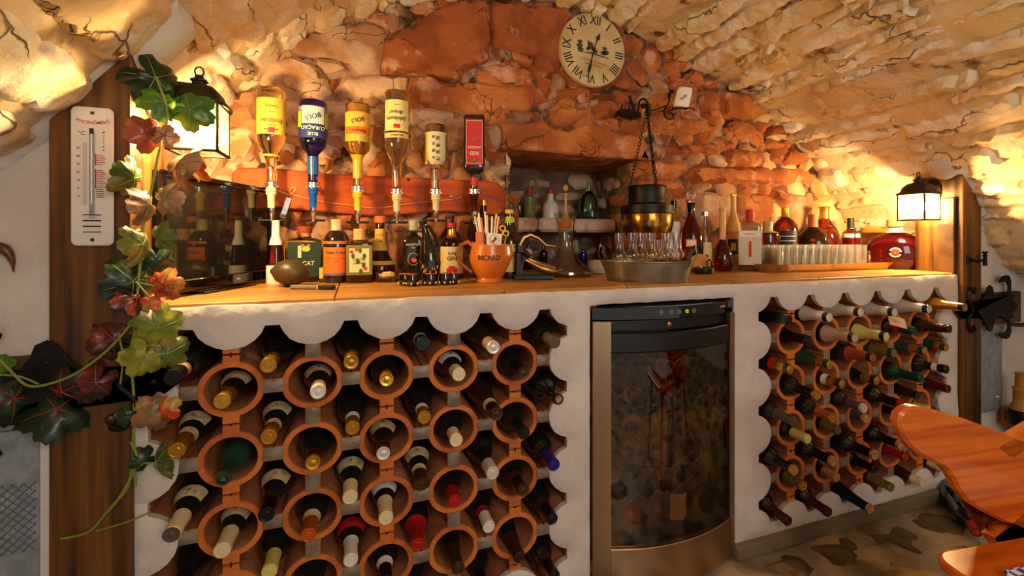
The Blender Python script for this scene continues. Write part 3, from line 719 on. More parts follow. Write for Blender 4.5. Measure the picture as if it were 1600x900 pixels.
lantern(2.802, .083, 1.151, -1, 2.913, .09, 1.285, 'bronze lantern with a lit bulb on the right timber post', LANTERN_POWER)

# ================================================================== WINE BOTTLES IN THE RACKS
GD = mat('dark_green_glass', (.006, .009, .005, 1), .06, coat=.5, spec=.6)
GG = mat('green_glass', (.03, .10, .05, 1), .05, trans=.5, coat=.5)
GB = mat('brown_glass', (.05, .018, .006, 1), .06, trans=.3, coat=.5)
GC = mat('dusty_clear_glass', (.35, .28, .2, 1), .12, trans=.6)
def capm(n, c, r=.35, me=.6): return mat('capsule_'+n, c, r, me, bump=.0006, bscale=160)
K = dict(gold=capm('gold', RGB(216, 160, 58), .25, .85), cream=capm('cream', RGB(222, 204, 160), .5, .1), silver=capm('silver', RGB(226, 218, 206), .32, .45), black=capm('black', RGB(16, 15, 14), .3, .1),
         white=capm('white', RGB(222, 216, 206), .4, .1), red=capm('red', RGB(176, 24, 18), .3, .3), blue=capm('blue', RGB(38, 34, 130), .35, .3), amber=capm('amber', RGB(204, 98, 30), .3, .5),
         grey=capm('grey', RGB(88, 78, 64), .5, .2), tan=capm('tan', RGB(186, 138, 84), .6, .1), brown=capm('brown', RGB(58, 26, 18), .45, .1), wine=capm('wine', RGB(92, 20, 22), .35, .2),
         yellow=capm('yellow', RGB(212, 206, 110), .4, .2), pink=capm('pink', RGB(196, 96, 80), .28, .7), olive=capm('olive', RGB(132, 122, 62), .35, .5), green=capm('green', RGB(14, 66, 34), .3, .3),
         navy=capm('navy', RGB(18, 20, 44), .3, .3), bronze=capm('bronze', RGB(74, 52, 26), .35, .6), rose=capm('rose', RGB(216, 182, 156), .28, .5), cork=mat('cork', RGB(202, 158, 98), .9, col2=RGB(150, 100, 56), scale=120))
M_LAB = mat('aged_paper_label', RGB(206, 186, 140), .6, col2=RGB(160, 136, 86), scale=60, lo=.45, hi=.7)
M_LABD = mat('dark_label', RGB(34, 26, 20), .5); M_WPAP = mat('white_paper', RGB(226, 220, 206), .6); M_RPAP = mat('red_paper', RGB(186, 24, 18), .5)
M_INK = mat('black_ink', RGB(28, 24, 20), .6); M_INKR = mat('red_ink', RGB(190, 34, 24), .6); M_GOLDP = mat('gold_print', RGB(210, 160, 60), .3, .7)
KIND = {
 'bord': (.30, [(0, 0), (.033, 0), (.0375, .006), (.0375, .188), (.0365, .2), (.031, .213), (.021, .224), (.0155, .235), (.0142, .25), (.0138, .282), (.0152, .283), (.0152, .296), (.0138, .30), (.0095, .30), (.009, .29), (0, .288)]),
 'burg': (.30, [(0, 0), (.036, 0), (.0405, .006), (.0405, .14), (.0385, .162), (.033, .187), (.025, .21), (.0185, .23), (.0155, .25), (.0142, .28), (.0158, .281), (.0158, .295), (.0145, .30), (.0098, .30), (.009, .29), (0, .288)]),
 'cham': (.315, [(0, 0), (.038, 0), (.043, .006), (.043, .14), (.041, .165), (.035, .195), (.0265, .225), (.019, .25), (.016, .27), (.0165, .283), (.0178, .288), (.0178, .306), (.015, .315), (0, .316)]),
 'flut': (.34, [(0, 0), (.033, 0), (.037, .006), (.037, .15), (.034, .185), (.026, .235), (.018, .28), (.0145, .31), (.0142, .325), (.0155, .326), (.0155, .337), (.0145, .34), (.0098, .34), (.009, .33), (0, .328)]),
}
KIND = {k_: (L_, [((r_*1.12 if r_ < .0175 else r_), z_) for r_, z_ in p_]) for k_, (L_, p_) in KIND.items()}
def prof_at(pr, z):
    zs = [p[1] for p in pr[1:-3]]; rs = [p[0] for p in pr[1:-3]]
    return float(np.interp(z, zs, rs))
def slice_prof(pr, z0, z1, off):
    out = [(prof_at(pr, z0)+off, z0)]+[(r+off, z) for r, z in pr[1:-3] if z0+.001 < z < z1-.001]+[(prof_at(pr, z1)+off, z1)]
    return out
_cache = {}
def cached(key, fn):
    if key not in _cache: _cache[key] = fn()
    return _cache[key]
def lathe_mesh(name, prof, m, seg=20, **kw):
    def f():
        mb = MB(); mb.lathe(prof, seg, **kw); me = mb.mesh(name, .6); me.materials.append(m); return me
    return cached((name, tuple(prof), m.name, seg, tuple(sorted(kw.items()))), f)
ORD = ['top', 'second', 'third', 'fourth', 'fifth', 'sixth', 'seventh', 'eighth', 'ninth', 'bottom']
COLW = ['first', 'second', 'third', 'fourth', 'fifth', 'sixth']
def wine(rack, k, t, tip, kind, cap, clen, look, glass=GD, end=None, neck=None, shoulder=None, foil=False, cork=False):
    x0 = XL if rack == 'left' else XR
    X, Z = x0+k*P_, Z0-t*PZ
    if abs(X-CX) > .3: Y = min(-.02, max(-.14 if rack == 'right' else -.10, on_x(tip[0], tip[1], X).y))
    else: Y = -.06
    T = on_y(tip[0], tip[1], Y); L, pr = KIND[kind]
    circ = abs(k-round(k)) > .2
    B = Vector((X, .23, Z-(.012 if circ else .006))); d = (T-B).normalized(); base = T-d*L
    z = d; y = -(Vector((0, 0, 1))-d*d.z).normalized(); x = y.cross(z)
    rowi = int(round(2*t)); coli = int(math.floor(k+.01))
    lab = f'{look}, {rack} rack, {ORD[rowi]} row, hole {coli+1}'
    r = thing('wine_bottle', lab, 'wine bottle', group='wine bottles lying in the terracotta racks')
    r.matrix_world = Matrix((( x.x, y.x, z.x, base.x), (x.y, y.y, z.y, base.y), (x.z, y.z, z.z, base.z), (0, 0, 0, 1)))
    link('glass', lathe_mesh('glass', tuple(pr), glass), r)
    if cap:
        z0 = L-clen; cp = [q_ for q_ in slice_prof(pr, z0, L-.0005 if kind != 'cham' else L-.001, .0007) if q_[1] < L-.003]
        re_ = cp[-1][0]
        cp = cp+[(re_, L), (re_*.93, L+.0014), (re_*.80, L+.0014), (re_*.74, L+.0005), (re_*.42, L+.0005), (re_*.36, L+.0013), (0, L+.0013)] if kind != 'cham' else cp+[(re_*.9, L), (re_*.5, L+.002), (0, L+.002)]
        if foil: cp = [(a+.0006*((i*7) % 3), b) for i, (a, b) in enumerate(cp)]
        link('capsule', lathe_mesh('capsule', tuple(cp), K[cap]), r)
    if cork: link('cork', lathe_mesh('cork', ((.0098, L-.01), (.0098, L+.001), (0, L+.001)), K['cork'], 14), r)
    if end: link('capsule_top', lathe_mesh('capsule_top', ((.0178, L-.010), (.0182, L-.008), (.0182, L-.0006), (.0168, L+.0022), (.0140, L+.0022), (.0130, L+.0016), (.006, L+.0016), (.005, L+.0022), (0, L+.0022)), K[end]), r)
    if neck: link('neck_label', lathe_mesh('neck_label', tuple(slice_prof(pr, L-clen-.016 if cap else L-.06, L-clen+.004 if cap else L-.035, .0009)), neck), r)
    if shoulder:
        zc = .19 if kind == 'burg' else .2; sp = slice_prof(pr, zc-.020, zc+.012, .0008)
        link('shoulder_label', lathe_mesh('shoulder_label', tuple(sp), shoulder, 16, a0=-pi/2-1.25, a1=-pi/2+1.25), r)
        o = text_on('· ♦ ·' if False else 'o', .016, M_INKR if (rowi+coli) % 2 else M_INK, r, 0, 0, 0, name='emblem')
        rad = prof_at(pr, zc-.004)+.0016; o.location = (0, -rad, zc-.004); o.rotation_euler = (radians(-22), 0, 0)
    return r
ll = 'left'; SH = M_LAB
W_ = [
 (0, 0, (270, 590), 'bord', 'black', .045, 'black-tipped bottle with tan neck band', dict(neck=K['tan'])),
 (1, 0, (419, 571), 'burg', 'gold', .055, 'dark bottle with long yellow-gold capsule', {}),
 (2, 0, (549, 566), 'burg', 'gold', .05, 'dark bottle with flat orange-gold capsule', dict(end='gold')),
 (3, 0, (661, 537), 'burg', 'black', .05, 'dark bottle with black and silver cap', dict(neck=K['silver'])),
 (4, 0, (771, 543), 'flut', 'rose', .055, 'amber bottle with silvery rose capsule', dict(glass=GB, end='silver')),
 (5, 0, (867, 535), 'bord', 'grey', .06, 'dark bottle with matt charcoal capsule', {}),
 (.5, .5, (347, 627), 'burg', 'gold', .055, 'bottle with cream shoulder label and gold capsule', dict(shoulder=SH)),
 (1.5, .5, (497, 612), 'burg', 'cream', .045, 'bottle with cream label and white-topped capsule', dict(shoulder=SH, end='white')),
 (2.5, .5, (604, 593), 'bord', 'amber', .05, 'dark bottle with orange-gold capsule', dict(end='gold')),
 (3.5, .5, (717, 585), 'burg', 'cream', .05, 'bottle with white shoulder label and cream capsule', dict(shoulder=M_WPAP)),
 (4.5, .5, (818, 583), 'bord', 'black', .07, 'black capsule bottle with gold star tip', dict(end='bronze')),
 (0, 1, (276, 704), 'burg', 'gold', .06, 'bottle with crumpled gold foil and cream label', dict(shoulder=SH, neck=M_LAB)),
 (1, 1, (420, 683), 'burg', 'gold', .05, 'bottle with cream label and pale gold cap', dict(shoulder=SH, neck=M_LAB)),
 (2, 1, (551, 669), 'bord', 'gold', .045, 'dark bottle with pale gold cap and neck band', dict(neck=M_WPAP)),
 (3, 1, (663, 652), 'bord', 'gold', .04, 'dark bottle with olive-gold cap and white collar', dict(neck=M_WPAP)),
 (4, 1, (776, 647), 'flut', 'black', .05, 'reddish-brown bottle with black starred capsule', dict(glass=GB, end='bronze', neck=M_LAB)),
 (5, 1, (873, 624), 'bord', None, .0, 'black bottle with bare cork end', dict(cork=True)),
 (.5, 1.5, (348, 749), 'bord', None, .0, 'open green glass bottle without capsule', dict(glass=GG)),
 (1.5, 1.5, (489, 723), 'bord', 'bronze', .05, 'dark bottle with bronze capsule and gold end', dict(end='gold')),
 (2.5, 1.5, (599, 708), 'burg', 'bronze', .06, 'bottle with silver-topped bronze capsule', dict(end='silver', shoulder=SH)),
 (3.5, 1.5, (713, 688), 'bord', 'cream', .055, 'dark bottle with cream and yellow capsule', {}),
 (4.5, 1.5, (819, 677), 'bord', 'black', .06, 'bottle with plain matt black capsule', {}),
 (0, 2, (268, 835), 'burg', 'cream', .065, 'bottle with cream label and glassy grey tip', dict(shoulder=SH, end='grey')),
 (1, 2, (416, 804), 'burg', 'black', .05, 'bottle with cream label and black cap', dict(shoulder=SH, neck=K['bronze'])),
 (2, 2, (547, 777), 'burg', 'cream', .055, 'bottle with ivory capsule and grey label', dict(shoulder=SH)),
 (3, 2, (659, 757), 'burg', 'bronze', .055, 'bottle with oval cream label and brown cap', dict(shoulder=SH, neck=M_LAB)),
 (4, 2, (770, 739), 'burg', 'silver', .05, 'bottle with black-gold label and silver cap', dict(shoulder=M_LABD)),
 (5, 2, (866, 727), 'bord', 'blue', .06, 'dark bottle with royal blue capsule', {}),
 (.5, 2.5, (347, 860), 'burg', 'cream', .07, 'bottle with curved label and long cream capsule', dict(shoulder=SH)),
 (1.5, 2.5, (482, 836), 'bord', 'amber', .06, 'dark bottle with amber orange capsule', dict(neck=M_LAB)),
 (2.5, 2.5, (603, 809), 'burg', 'cream', .075, 'bottle with grey label and long ivory capsule', dict(shoulder=M_WPAP)),
 (3.5, 2.5, (711, 783), 'bord', 'red', .06, 'dark bottle with short glossy red capsule', {}),
 (4.5, 2.5, (818, 766), 'bord', 'black', .06, 'bottle with gold-patterned black capsule', dict(neck=K['wine'], end='bronze')),
 (0, 3, (272, 930), 'burg', 'black', .06, 'dark bottle with black shoulder', {}),
 (1, 3, (421, 893), 'bord', 'yellow', .065, 'dark bottle with pale yellow capsule', {}),
 (2, 3, (548, 875), 'bord', 'white', .07, 'bottle with red-edged emblem and white capsule', dict(shoulder=M_RPAP)),
 (3, 3, (653, 851), 'bord', 'red', .085, 'dark bottle with long ribbed red capsule', {}),
 (4, 3, (764, 823), 'bord', 'white', .055, 'bottle with white capsule and magenta collar', dict(neck=capm('magenta', RGB(190, 50, 96)))),
 (5, 3, (863, 811), 'bord', 'black', .06, 'dark bottle with shiny black cap and brown collar', dict(neck=K['brown'])),
 (1.5, 3.5, (478, 935), 'bord', 'black', .06, 'dark round-shouldered bottle', {}),
 (2.5, 3.5, (603, 910), 'bord', 'black', .06, 'dark bottle with white neck band', dict(neck=M_WPAP)),
 (3.5, 3.5, (716, 888), 'flut', 'bronze', .08, 'slim bottle with oval gold sticker and bronze cap', dict(shoulder=K['olive'])),
 (4.5, 3.5, (812, 871), 'flut', 'brown', .08, 'slim bottle with oval yellow sticker and brown cap', dict(shoulder=K['olive'])),
 (3, 4, (640, 930), 'bord', 'black', .06, 'black bottle low in the rack', {}), (4, 4, (757, 925), 'bord', 'black', .06, 'black glossy bottle low in the rack', {}),
 (5, 4, (866, 900), 'bord', 'black', .06, 'dark bottle with black cap and rust collar', dict(neck=K['brown'])),
]
for k, t, tip, kind, cap, cl, look, kw in W_: wine('left', k, t, tip, kind, cap, cl, look, **kw)
WR_ = [
 (0, 0, (1233, 500), 'cham', 'black', .10, 'black foil sparkling bottle', {}), (1, 0, (1296, 496), 'cham', 'silver', .10, 'cream-silver foil sparkling bottle', {}),
 (2, 0, (1345, 488), 'cham', 'silver', .10, 'silver-white foil sparkling bottle', {}), (3, 0, (1398, 488), 'cham', 'silver', .10, 'pale silver foil sparkling bottle', {}),
 (4, 0, (1452, 483), 'cham', 'silver', .11, 'silver foil bottle with wrinkled top', {}), (5, 0, (1508, 480), 'cham', 'gold', .13, 'bright gold foil sparkling bottle', {}),
 (.5, .5, (1263, 531), 'cham', 'black', .10, 'black foil bottle with crimped top', {}), (1.5, .5, (1336, 528), 'cham', 'rose', .11, 'rose-silver crumpled foil bottle', {}),
 (2.5, .5, (1385, 526), 'cham', 'yellow', .11, 'pale greenish foil bottle', {}), (3.5, .5, (1428, 517), 'bord', 'green', .05, 'green capsule bottle with red collar and paper tag', dict(neck=M_RPAP)),
 (4.5, .5, (1484, 514), 'cham', 'brown', .09, 'brown foil bottle with gold seam', {}),
 (0, 1, (1235, 577), 'cham', 'gold', .06, 'bottle with gold foil and red band', dict(neck=M_RPAP)), (1, 1, (1297, 570), 'cham', 'gold', .045, 'olive bottle with round gold top', dict(glass=GG)),
 (2, 1, (1364, 559), 'cham', 'pink', .09, 'coppery pink foil bottle', {}), (3, 1, (1397, 552), 'cham', 'olive', .08, 'green-gold foil bottle', dict(glass=GG)),
 (4, 1, (1445, 548), 'cham', 'gold', .05, 'bottle with small gold foil top', dict(glass=GG)), (5, 1, (1479, 543), 'cham', 'gold', .04, 'bottle with round yellow-gold top', dict(glass=GG)),
 (.5, 1.5, (1276, 617), 'bord', 'black', .07, 'black capsule bottle with gold end', dict(end='gold')), (1.5, 1.5, (1316, 600), 'cham', 'gold', .055, 'gold foil bottle with pale collar', dict(neck=M_WPAP, glass=GB)),
 (2.5, 1.5, (1370, 595), 'cham', 'gold', .035, 'dark bottle with gold ball top', dict(neck=K['olive'])), (3.5, 1.5, (1439, 591), 'bord', 'green', .09, 'bottle with long dark green capsule', {}),
 (4.5, 1.5, (1479, 577), 'bord', 'black', .03, 'bottle with white-red neck label and black end', dict(neck=M_WPAP)),
 (0, 2, (1240, 658), 'bord', 'grey', .07, 'dark bottle with matt grey capsule', {}), (1, 2, (1301, 653), 'bord', 'amber', .06, 'dark bottle with copper capsule', dict(end='gold')),
 (2, 2, (1350, 638), 'bord', 'grey', .06, 'bottle with silver-tipped grey capsule', dict(end='silver')), (3, 2, (1408, 632), 'bord', 'black', .07, 'black capsule bottle with red and white end', dict(end='red')),
 (4, 2, (1434, 618), 'cham', 'bronze', .06, 'dark bottle with bronze-gold foil', {}), (5, 2, (1482, 608), 'bord', 'wine', .07, 'bottle with wine-red capsule', {}),
 (.5, 2.5, (1262, 686), 'bord', 'yellow', .06, 'bottle with pale lime capsule', {}), (1.5, 2.5, (1309, 672), 'bord', 'olive', .06, 'bottle with dull olive-grey capsule', dict(end='grey')),
 (2.5, 2.5, (1353, 654), 'bord', 'grey', .05, 'bottle with grey capsule and corky end', dict(end='tan')), (3.5, 2.5, (1402, 645), 'bord', 'black', .06, 'black bottle half behind the chair', {}),
 (4.5, 2.5, (1450, 640), 'bord', 'yellow', .05, 'bottle behind the chair tip', {}),
 (0, 3, (1241, 735), 'bord', 'black', .07, 'black capsule bottle with pale cork end', dict(end='cork')), (1, 3, (1302, 721), 'bord', 'black', .08, 'glossy black capsule bottle with cork-brown end', dict(end='cork')),
 (2, 3, (1367, 711), 'bord', 'black', .08, 'long black capsule bottle with cork end', dict(end='cork')), (3, 3, (1407, 695), 'bord', 'black', .08, 'black capsule bottle with golden end', dict(end='cork')),
 (4, 3, (1450, 690), 'bord', 'black', .07, 'black bottle hidden by the chair', {}),
 (.5, 3.5, (1255, 759), 'bord', 'olive', .07, 'olive bottle with golden flat end', dict(end='gold')), (1.5, 3.5, (1307, 746), 'bord', 'tan', .05, 'bottle with tan and gold capsule', dict(end='tan')),
 (2.5, 3.5, (1367, 733), 'bord', 'black', .05, 'shadowed bottle with black capsule', {}), (3.5, 3.5, (1415, 714), 'bord', 'red', .07, 'bottle with plain matt red capsule', {}),
 (4.5, 3.5, (1440, 706), 'bord', 'black', .05, 'dark bottle beside the chair edge', {}),
 (0, 4, (1232, 815), 'bord', 'brown', .07, 'dark brown capsule bottle', {}), (1, 4, (1295, 801), 'bord', 'brown', .08, 'long dark brown capsule bottle', {}),
 (2, 4, (1360, 796), 'flut', 'navy', .10, 'slim navy bottle with gold crest', dict(shoulder=K['gold'], end='cork')), (3, 4, (1393, 762), 'flut', 'olive', .08, 'slim bottle with glassy olive capsule', dict(glass=GB)),
 (4, 4, (1442, 755), 'flut', 'cream', .04, 'brown slim bottle with cream cap', dict(glass=GB)), (5, 4, (1473, 732), 'bord', 'cream', .05, 'bottle with banded cream capsule', {}),
]
for k, t, tip, kind, cap, cl, look, kw in WR_: wine('right', k, t, tip, kind, cap, cl, look, **kw)
# paper tag on the green-capsuled bottle
tp = on_y(1402, 503, -.055); tg = thing('paper_tag', 'cream folded paper tag hanging on the green-capsuled bottle in the right rack', 'tag', tp, (radians(-25), radians(14), radians(-8)))
mb = MB(); mb.box((0, 0, 0), (.085, .0012, .042)); mb.build('card', mat('tag_card', RGB(206, 170, 130), .6), tg, smooth=0)
mb = MB(); mb.box((0, -.001, -.021), (.085, .001, .003)); mb.build('red_edge', M_INKR, tg, smooth=0)
text_on('LOC', .022, M_INKR, tg, -.012, .002, -.0012)
mb = MB(); mb.tube([(-.03, 0, .02), (-.045, .005, .035), (-.06, .02, .02)], .001, 5); mb.build('cord', M_INK, tg)

# ================================================================== WINE FRIDGE
fr = thing('wine_fridge', 'stainless steel and black glass-door wine fridge set into the bar', 'fridge', (1.365, 0, ZF))
FW, ZT = .281, .913         # half width, top above the floor
def bow(x): return -.012-.062*(1-(x/FW)**2)
def curved(name, x0, x1, z0, z1, m, dy=0, th=.02, n=24, bev=.002, edge=None):
    xs = np.linspace(x0, x1, n+1); mb = MB(); v = []
    prof = [(0, z0+bev), (-.0, z1-bev)]
    rows = [(th, z0), (bev, z0), (0, z0+bev), (0, z1-bev), (bev, z1), (th, z1)]
    for x in xs: v += [(x, bow(x)+dy+a, b) for a, b in rows]
    k = len(rows); f = [(i*k+j, (i+1)*k+j, (i+1)*k+j+1, i*k+j+1) for i in range(n) for j in range(k-1)]+[(i*k+k-1, (i+1)*k+k-1, (i+1)*k, i*k) for i in range(n)]
    f += [tuple(range(k)), tuple(n*k+j for j in range(k))[::-1]]
    mb.add(v, f); return mb.build(name, m, fr, smooth=.6)
mb = MB()
for (c, d) in (((-FW+.008, .26, ZT/2), (.016, .5, ZT-.02)), ((FW-.008, .26, ZT/2), (.016, .5, ZT-.02)), ((0, .51, ZT/2), (2*FW, .016, ZT-.02)), ((0, .26, .06), (2*FW, .5, .1)), ((0, .26, ZT-.03), (2*FW, .5, .06))): mb.box(c, d, bev=.003)
mb.build('cabinet', M_BLK, fr)
curved('control_panel', -FW, FW, ZT-.040, ZT, M_BLKG, dy=.004)
curved('handle_recess', -FW+.05, FW-.03, ZT-.078, ZT-.042, M_BLK, dy=.022)
curved('door_header', -FW+.052, FW-.036, ZT-.140, ZT-.081, M_BLK)
sl = curved('side_trim', -FW, -FW+.052, .02, ZT-.043, M_STEEL, dy=-.002); sr = curved('side_trim', FW-.036, FW, .02, ZT-.043, M_STEEL, dy=-.002)
curved('bottom_panel', -FW+.053, FW-.037, .02, .158, M_STEEL, dy=-.001)
M_FGLASS = pane('fridge_glass', (.74, .60, .42, 1), .10, .02)
curved('glass_door', -FW+.053, FW-.037, .160, ZT-.141, M_FGLASS, dy=.003, th=.006)
fb = MB()
fb.box((-FW+.062, .01, .47), (.016, .01, .61)); fb.box((FW-.045, .01, .47), (.016, .01, .61)); fb.build('door_gasket', M_BLK, fr, smooth=0)
for i in range(6):
    z = .26+i*.088; mb = MB()
    for yy in (.03, .07): mb.tube([(x, yy+.0, z+.011*cos(x*2*pi/.088)) for x in np.linspace(-.235, .235, 60)], .0018, 5)
    mb.tube([(-.235, .05, z-.012), (.235, .05, z-.012)], .002, 5); mb.build('wire_shelf', M_CHROME, fr)
def on_glass(px, py):                      # a spot on the door plane
    p = on_y(px, py, -.03); return p
for (px, py, c) in ((983, 568, 'gold'), (1012, 566, 'gold'), (1040, 570, 'yellow'), (1078, 566, 'yellow'), (978, 618, 'gold'), (1011, 612, 'olive'), (1048, 609, 'amber'), (985, 668, 'amber'), (1042, 652, 'silver'), (1075, 648, 'gold'), (980, 712, 'olive')):
    p = on_y(px, py, .03); b = thing('stored_bottle', 'bottle with %s foil end in the fridge, %s from left on the %s wire shelf' % (c, 'first' if px < 995 else 'second' if px < 1030 else 'third' if px < 1060 else 'fourth', 'top' if py < 580 else 'second' if py < 630 else 'third' if py < 690 else 'fourth'), 'wine bottle', (p.x, .325, p.z), (pi/2, 0, 0), 'bottles inside the wine fridge')
    L, pr = KIND['cham']
    link('glass', lathe_mesh('glass', tuple(pr), GD, 20), b)
    link('capsule', lathe_mesh('capsule', tuple(slice_prof(pr, L-.05, L-.001, .0007)+[(0, L+.001)]), K[c]), b)
for (px, py, h, c, n) in ((985, 815, .2, 'amber', 'brown'), (1016, 820, .24, 'grey', 'grey'), (1056, 822, .26, 'white', 'pale-labelled')):
    p = on_y(px, py, .06); L, pr = KIND['burg']; b = thing('standing_bottle', '%s bottle standing at the bottom of the wine fridge' % n, 'wine bottle', (p.x, .07, ZF+.11), (0, 0, 0), 'bottles inside the wine fridge')
    link('glass', lathe_mesh('glass', tuple(pr), GD), b); link('label', lathe_mesh('label', tuple(slice_prof(pr, .04, .13, .0008)), K[c], 16, a0=-pi/2-1, a1=-pi/2+1), b)
# panel buttons, display, lock, badge
def fp(px, py, Y=-.055):
    p = on_y(px, py, Y); return p.x-1.365, p.z-ZF
for (px, py) in ((1030, 486), (1044, 485), (1056, 484.5), (1080, 483)):
    x, z = fp(px, py); mb = MB(); mb.lathe([(0, .002), (.008, .002), (.009, 0)], 16, Matrix.Translation((x, bow(x)+.004, ZT-.018)) @ Matrix.Rotation(pi/2, 4, 'X')); mb.build('button', mat('grey_button', RGB(92, 92, 90), .4), fr)
x, z = fp(1067, 484); mb = MB(); mb.box((x, bow(x)+.0035, ZT-.018), (.022, .002, .014), bev=.0005); mb.build('display', M_BLKG, fr)
M_LED = mat('green_display', RGB(120, 220, 30), .5, emit=(.35, 1, .05, 1), es=1.2)
text_on('12', .014, M_LED, fr, x+.002, ZT-.018, bow(x)+.002, name='display_digits')
x, z = fp(1047, 503); mb = MB(); mb.lathe([(0, .004), (.006, .004), (.0085, .002), (.0085, 0)], 16, Matrix.Translation((x, bow(x)+.022, ZT-.060)) @ Matrix.Rotation(pi/2, 4, 'X')); mb.build('lock', mat('copper_lock', RGB(196, 120, 84), .3, .8), fr)
x = .205; mb = MB(); mb.box((x, bow(x)+.003, ZT-.016), (.040, .002, .006), bev=.0004, M=Matrix.Translation((x, bow(x), 0)) @ Matrix.Rotation(.42, 4, 'Z') @ Matrix.Translation((-x, -bow(x), 0))); mb.build('badge', M_CHROME, fr)
# ================================================================== THINGS ON THE WORKTOP
ZC = .915
def glassm(n, c, rough=.03, trans=1.0): return mat('glass_'+n, c, rough, trans=trans, ior=1.40, coat=.2)
G_CL = glassm('clear', (.96, .97, .95, 1)); G_AMB = glassm('amber', (.75, .30, .05, 1)); G_DKB = glassm('dark_brown', (.05, .015, .005, 1), .04, .4); G_RUM = glassm('rum', (.34, .035, .01, 1))
G_YEL = glassm('yellow', (.90, .68, .15, 1)); G_BLU = glassm('blue', (.03, .02, .55, 1)); G_RED = glassm('red', (.45, .02, .02, 1)); G_PALE = glassm('pale_yellow', (.93, .86, .55, 1))
G_GRN = glassm('green', (.25, .55, .25, 1)); G_FRO = mat('frosted_yellow_glass', RGB(226, 178, 86), .4, trans=.35, coat=.2); G_BLK = mat('black_glass', (.012, .009, .007, 1), .05, coat=.6)
def P(n, c, r=.5): return mat('print_'+n, c, r)
p_cream = P('cream', RGB(222, 200, 140)); p_yel = P('yellow', RGB(214, 172, 62)); p_grn = P('green', RGB(56, 84, 30)); p_dg = P('dark_green', RGB(28, 46, 22)); p_org = P('orange', RGB(226, 104, 26)); p_red = P('red', RGB(190, 30, 26))
p_wht = P('white', RGB(226, 220, 206)); p_blu = P('blue', RGB(36, 48, 120)); p_ink = M_INK; p_pur = P('purple', RGB(110, 90, 140)); p_lim = P('lime', RGB(170, 190, 50)); p_olv = P('olive', RGB(116, 112, 44))
PROF = {
 'wine': [(0, 0), (.9, 0), (1, .02), (1, .60), (.95, .66), (.7, .73), (.42, .79), (.37, .84), (.36, .96), (.42, .965), (.42, 1), (0, 1)],
 'spirit': [(0, 0), (.92, 0), (1, .02), (1, .62), (.96, .67), (.78, .72), (.45, .76), (.36, .79), (.36, .99), (0, 1)],
 'tall': [(0, 0), (.92, 0), (1, .015), (1, .52), (.93, .58), (.6, .68), (.42, .74), (.36, .80), (.36, .99), (0, 1)],
 'short': [(0, 0), (.94, 0), (1, .02), (1, .70), (.95, .745), (.7, .775), (.36, .80), (.33, .83), (.33, .98), (0, 1)],
 'jug': [(0, 0), (.94, 0), (1, .02), (1, .55), (.97, .64), (.86, .73), (.62, .80), (.34, .835), (.27, .86), (.27, .99), (0, 1)],
 'bulb': [(0, 0), (.7, 0), (.92, .04), (1, .13), (.95, .25), (.72, .36), (.42, .43), (.30, .47), (.27, .60), (.27, .95), (.34, .955), (.34, 1), (0, 1)],
 'cone': [(0, 0), (.92, 0), (1, .02), (.98, .28), (.82, .5), (.55, .68), (.38, .76), (.34, .98), (0, 1)],
 'croft': [(0, 0), (.86, 0), (.95, .02), (1, .35), (.97, .50), (.80, .62), (.50, .72), (.32, .80), (.28, .88), (.30, .97), (.36, 1), (0, 1)],
 'flask': [(0, 0), (.80, 0), (.96, .06), (1, .25), (.97, .46), (.80, .60), (.48, .70), (.24, .76), (.22, .98), (0, 1)],
 'bell': [(0, 0), (.94, 0), (1, .02), (1, .22), (.92, .26), (.66, .36), (.48, .46), (.36, .56), (.34, .66), (.34, .80), (.30, .82), (.30, .98), (0, 1)],
 'gallia': [(0, 0), (.92, 0), (1, .01), (.95, .42), (.80, .53), (.52, .60), (.40, .66), (.34, .98), (0, 1)],
}
def sprof(kind, H, R): return [(r*R, z*H) for r, z in PROF[kind]]
def rp(pr, z): return float(np.interp(z, [p[1] for p in pr[1:-1]], [p[0] for p in pr[1:-1]]))
def sl_(pr, z0, z1, off): return [(rp(pr, z0)+off, z0)]+[(r+off, z) for r, z in pr[1:-1] if z0+1e-4 < z < z1-1e-4]+[(rp(pr, z1)+off, z1)]
def bottle(name, label, H, R, kind, glass, cap=None, labels=(), loc=(0, 0, 0), rot=0, sq=1.0, fy=1.0, group=None, cat='bottle', capsq=1.0):
    """cap = (z0 fraction, material, extra radius); labels = (z0, z1, half angle, material)"""
    t = thing(name, label, cat, loc, (0, 0, rot), group); pr = sprof(kind, H, R)
    if sq != 1:
        cut = [i for i, (r, z) in enumerate(pr) if r < R*.55 and z > H*.5][0]
        mb = MB(); mb.lathe(pr[:cut+1], 40, sq=sq, fy=fy)
        rr_ = pr[cut][0]; mb.lathe([(rr_*.8, pr[cut][1]-.004)]+pr[cut:], 24)
    else:
        mb = MB(); mb.lathe(pr, 28, fy=fy)
    mb.build('glass', glass, t)
    if cap:
        z0, m, ex = cap; cp = sl_(pr, z0*H, H*.998, ex+.0006)+[(rp(pr, H)*0+rp(pr, H*.97)*.9+ex, H+.001), (0, H+.001)]
        mb = MB(); mb.lathe(cp, 24); mb.build('cap', m, t)
    for (z0, z1, ha, m) in labels:
        mb = MB()
        if sq != 1:
            w = rp(pr, (z0+z1)/2*H)*ha; y = -R*fy-.0006; mb.box((0, y, (z0+z1)/2*H), (2*w, .0012, (z1-z0)*H), bev=.0004)
        elif ha >= pi: mb.lathe(sl_(pr, z0*H, z1*H, .0006), 28, fy=fy)
        else: mb.lathe(sl_(pr, z0*H, z1*H, .0006), 16, a0=-pi/2-ha, a1=-pi/2+ha, fy=fy)
        mb.build('paper_label', m, t)
    t['R'] = R; t['fy'] = fy; return t
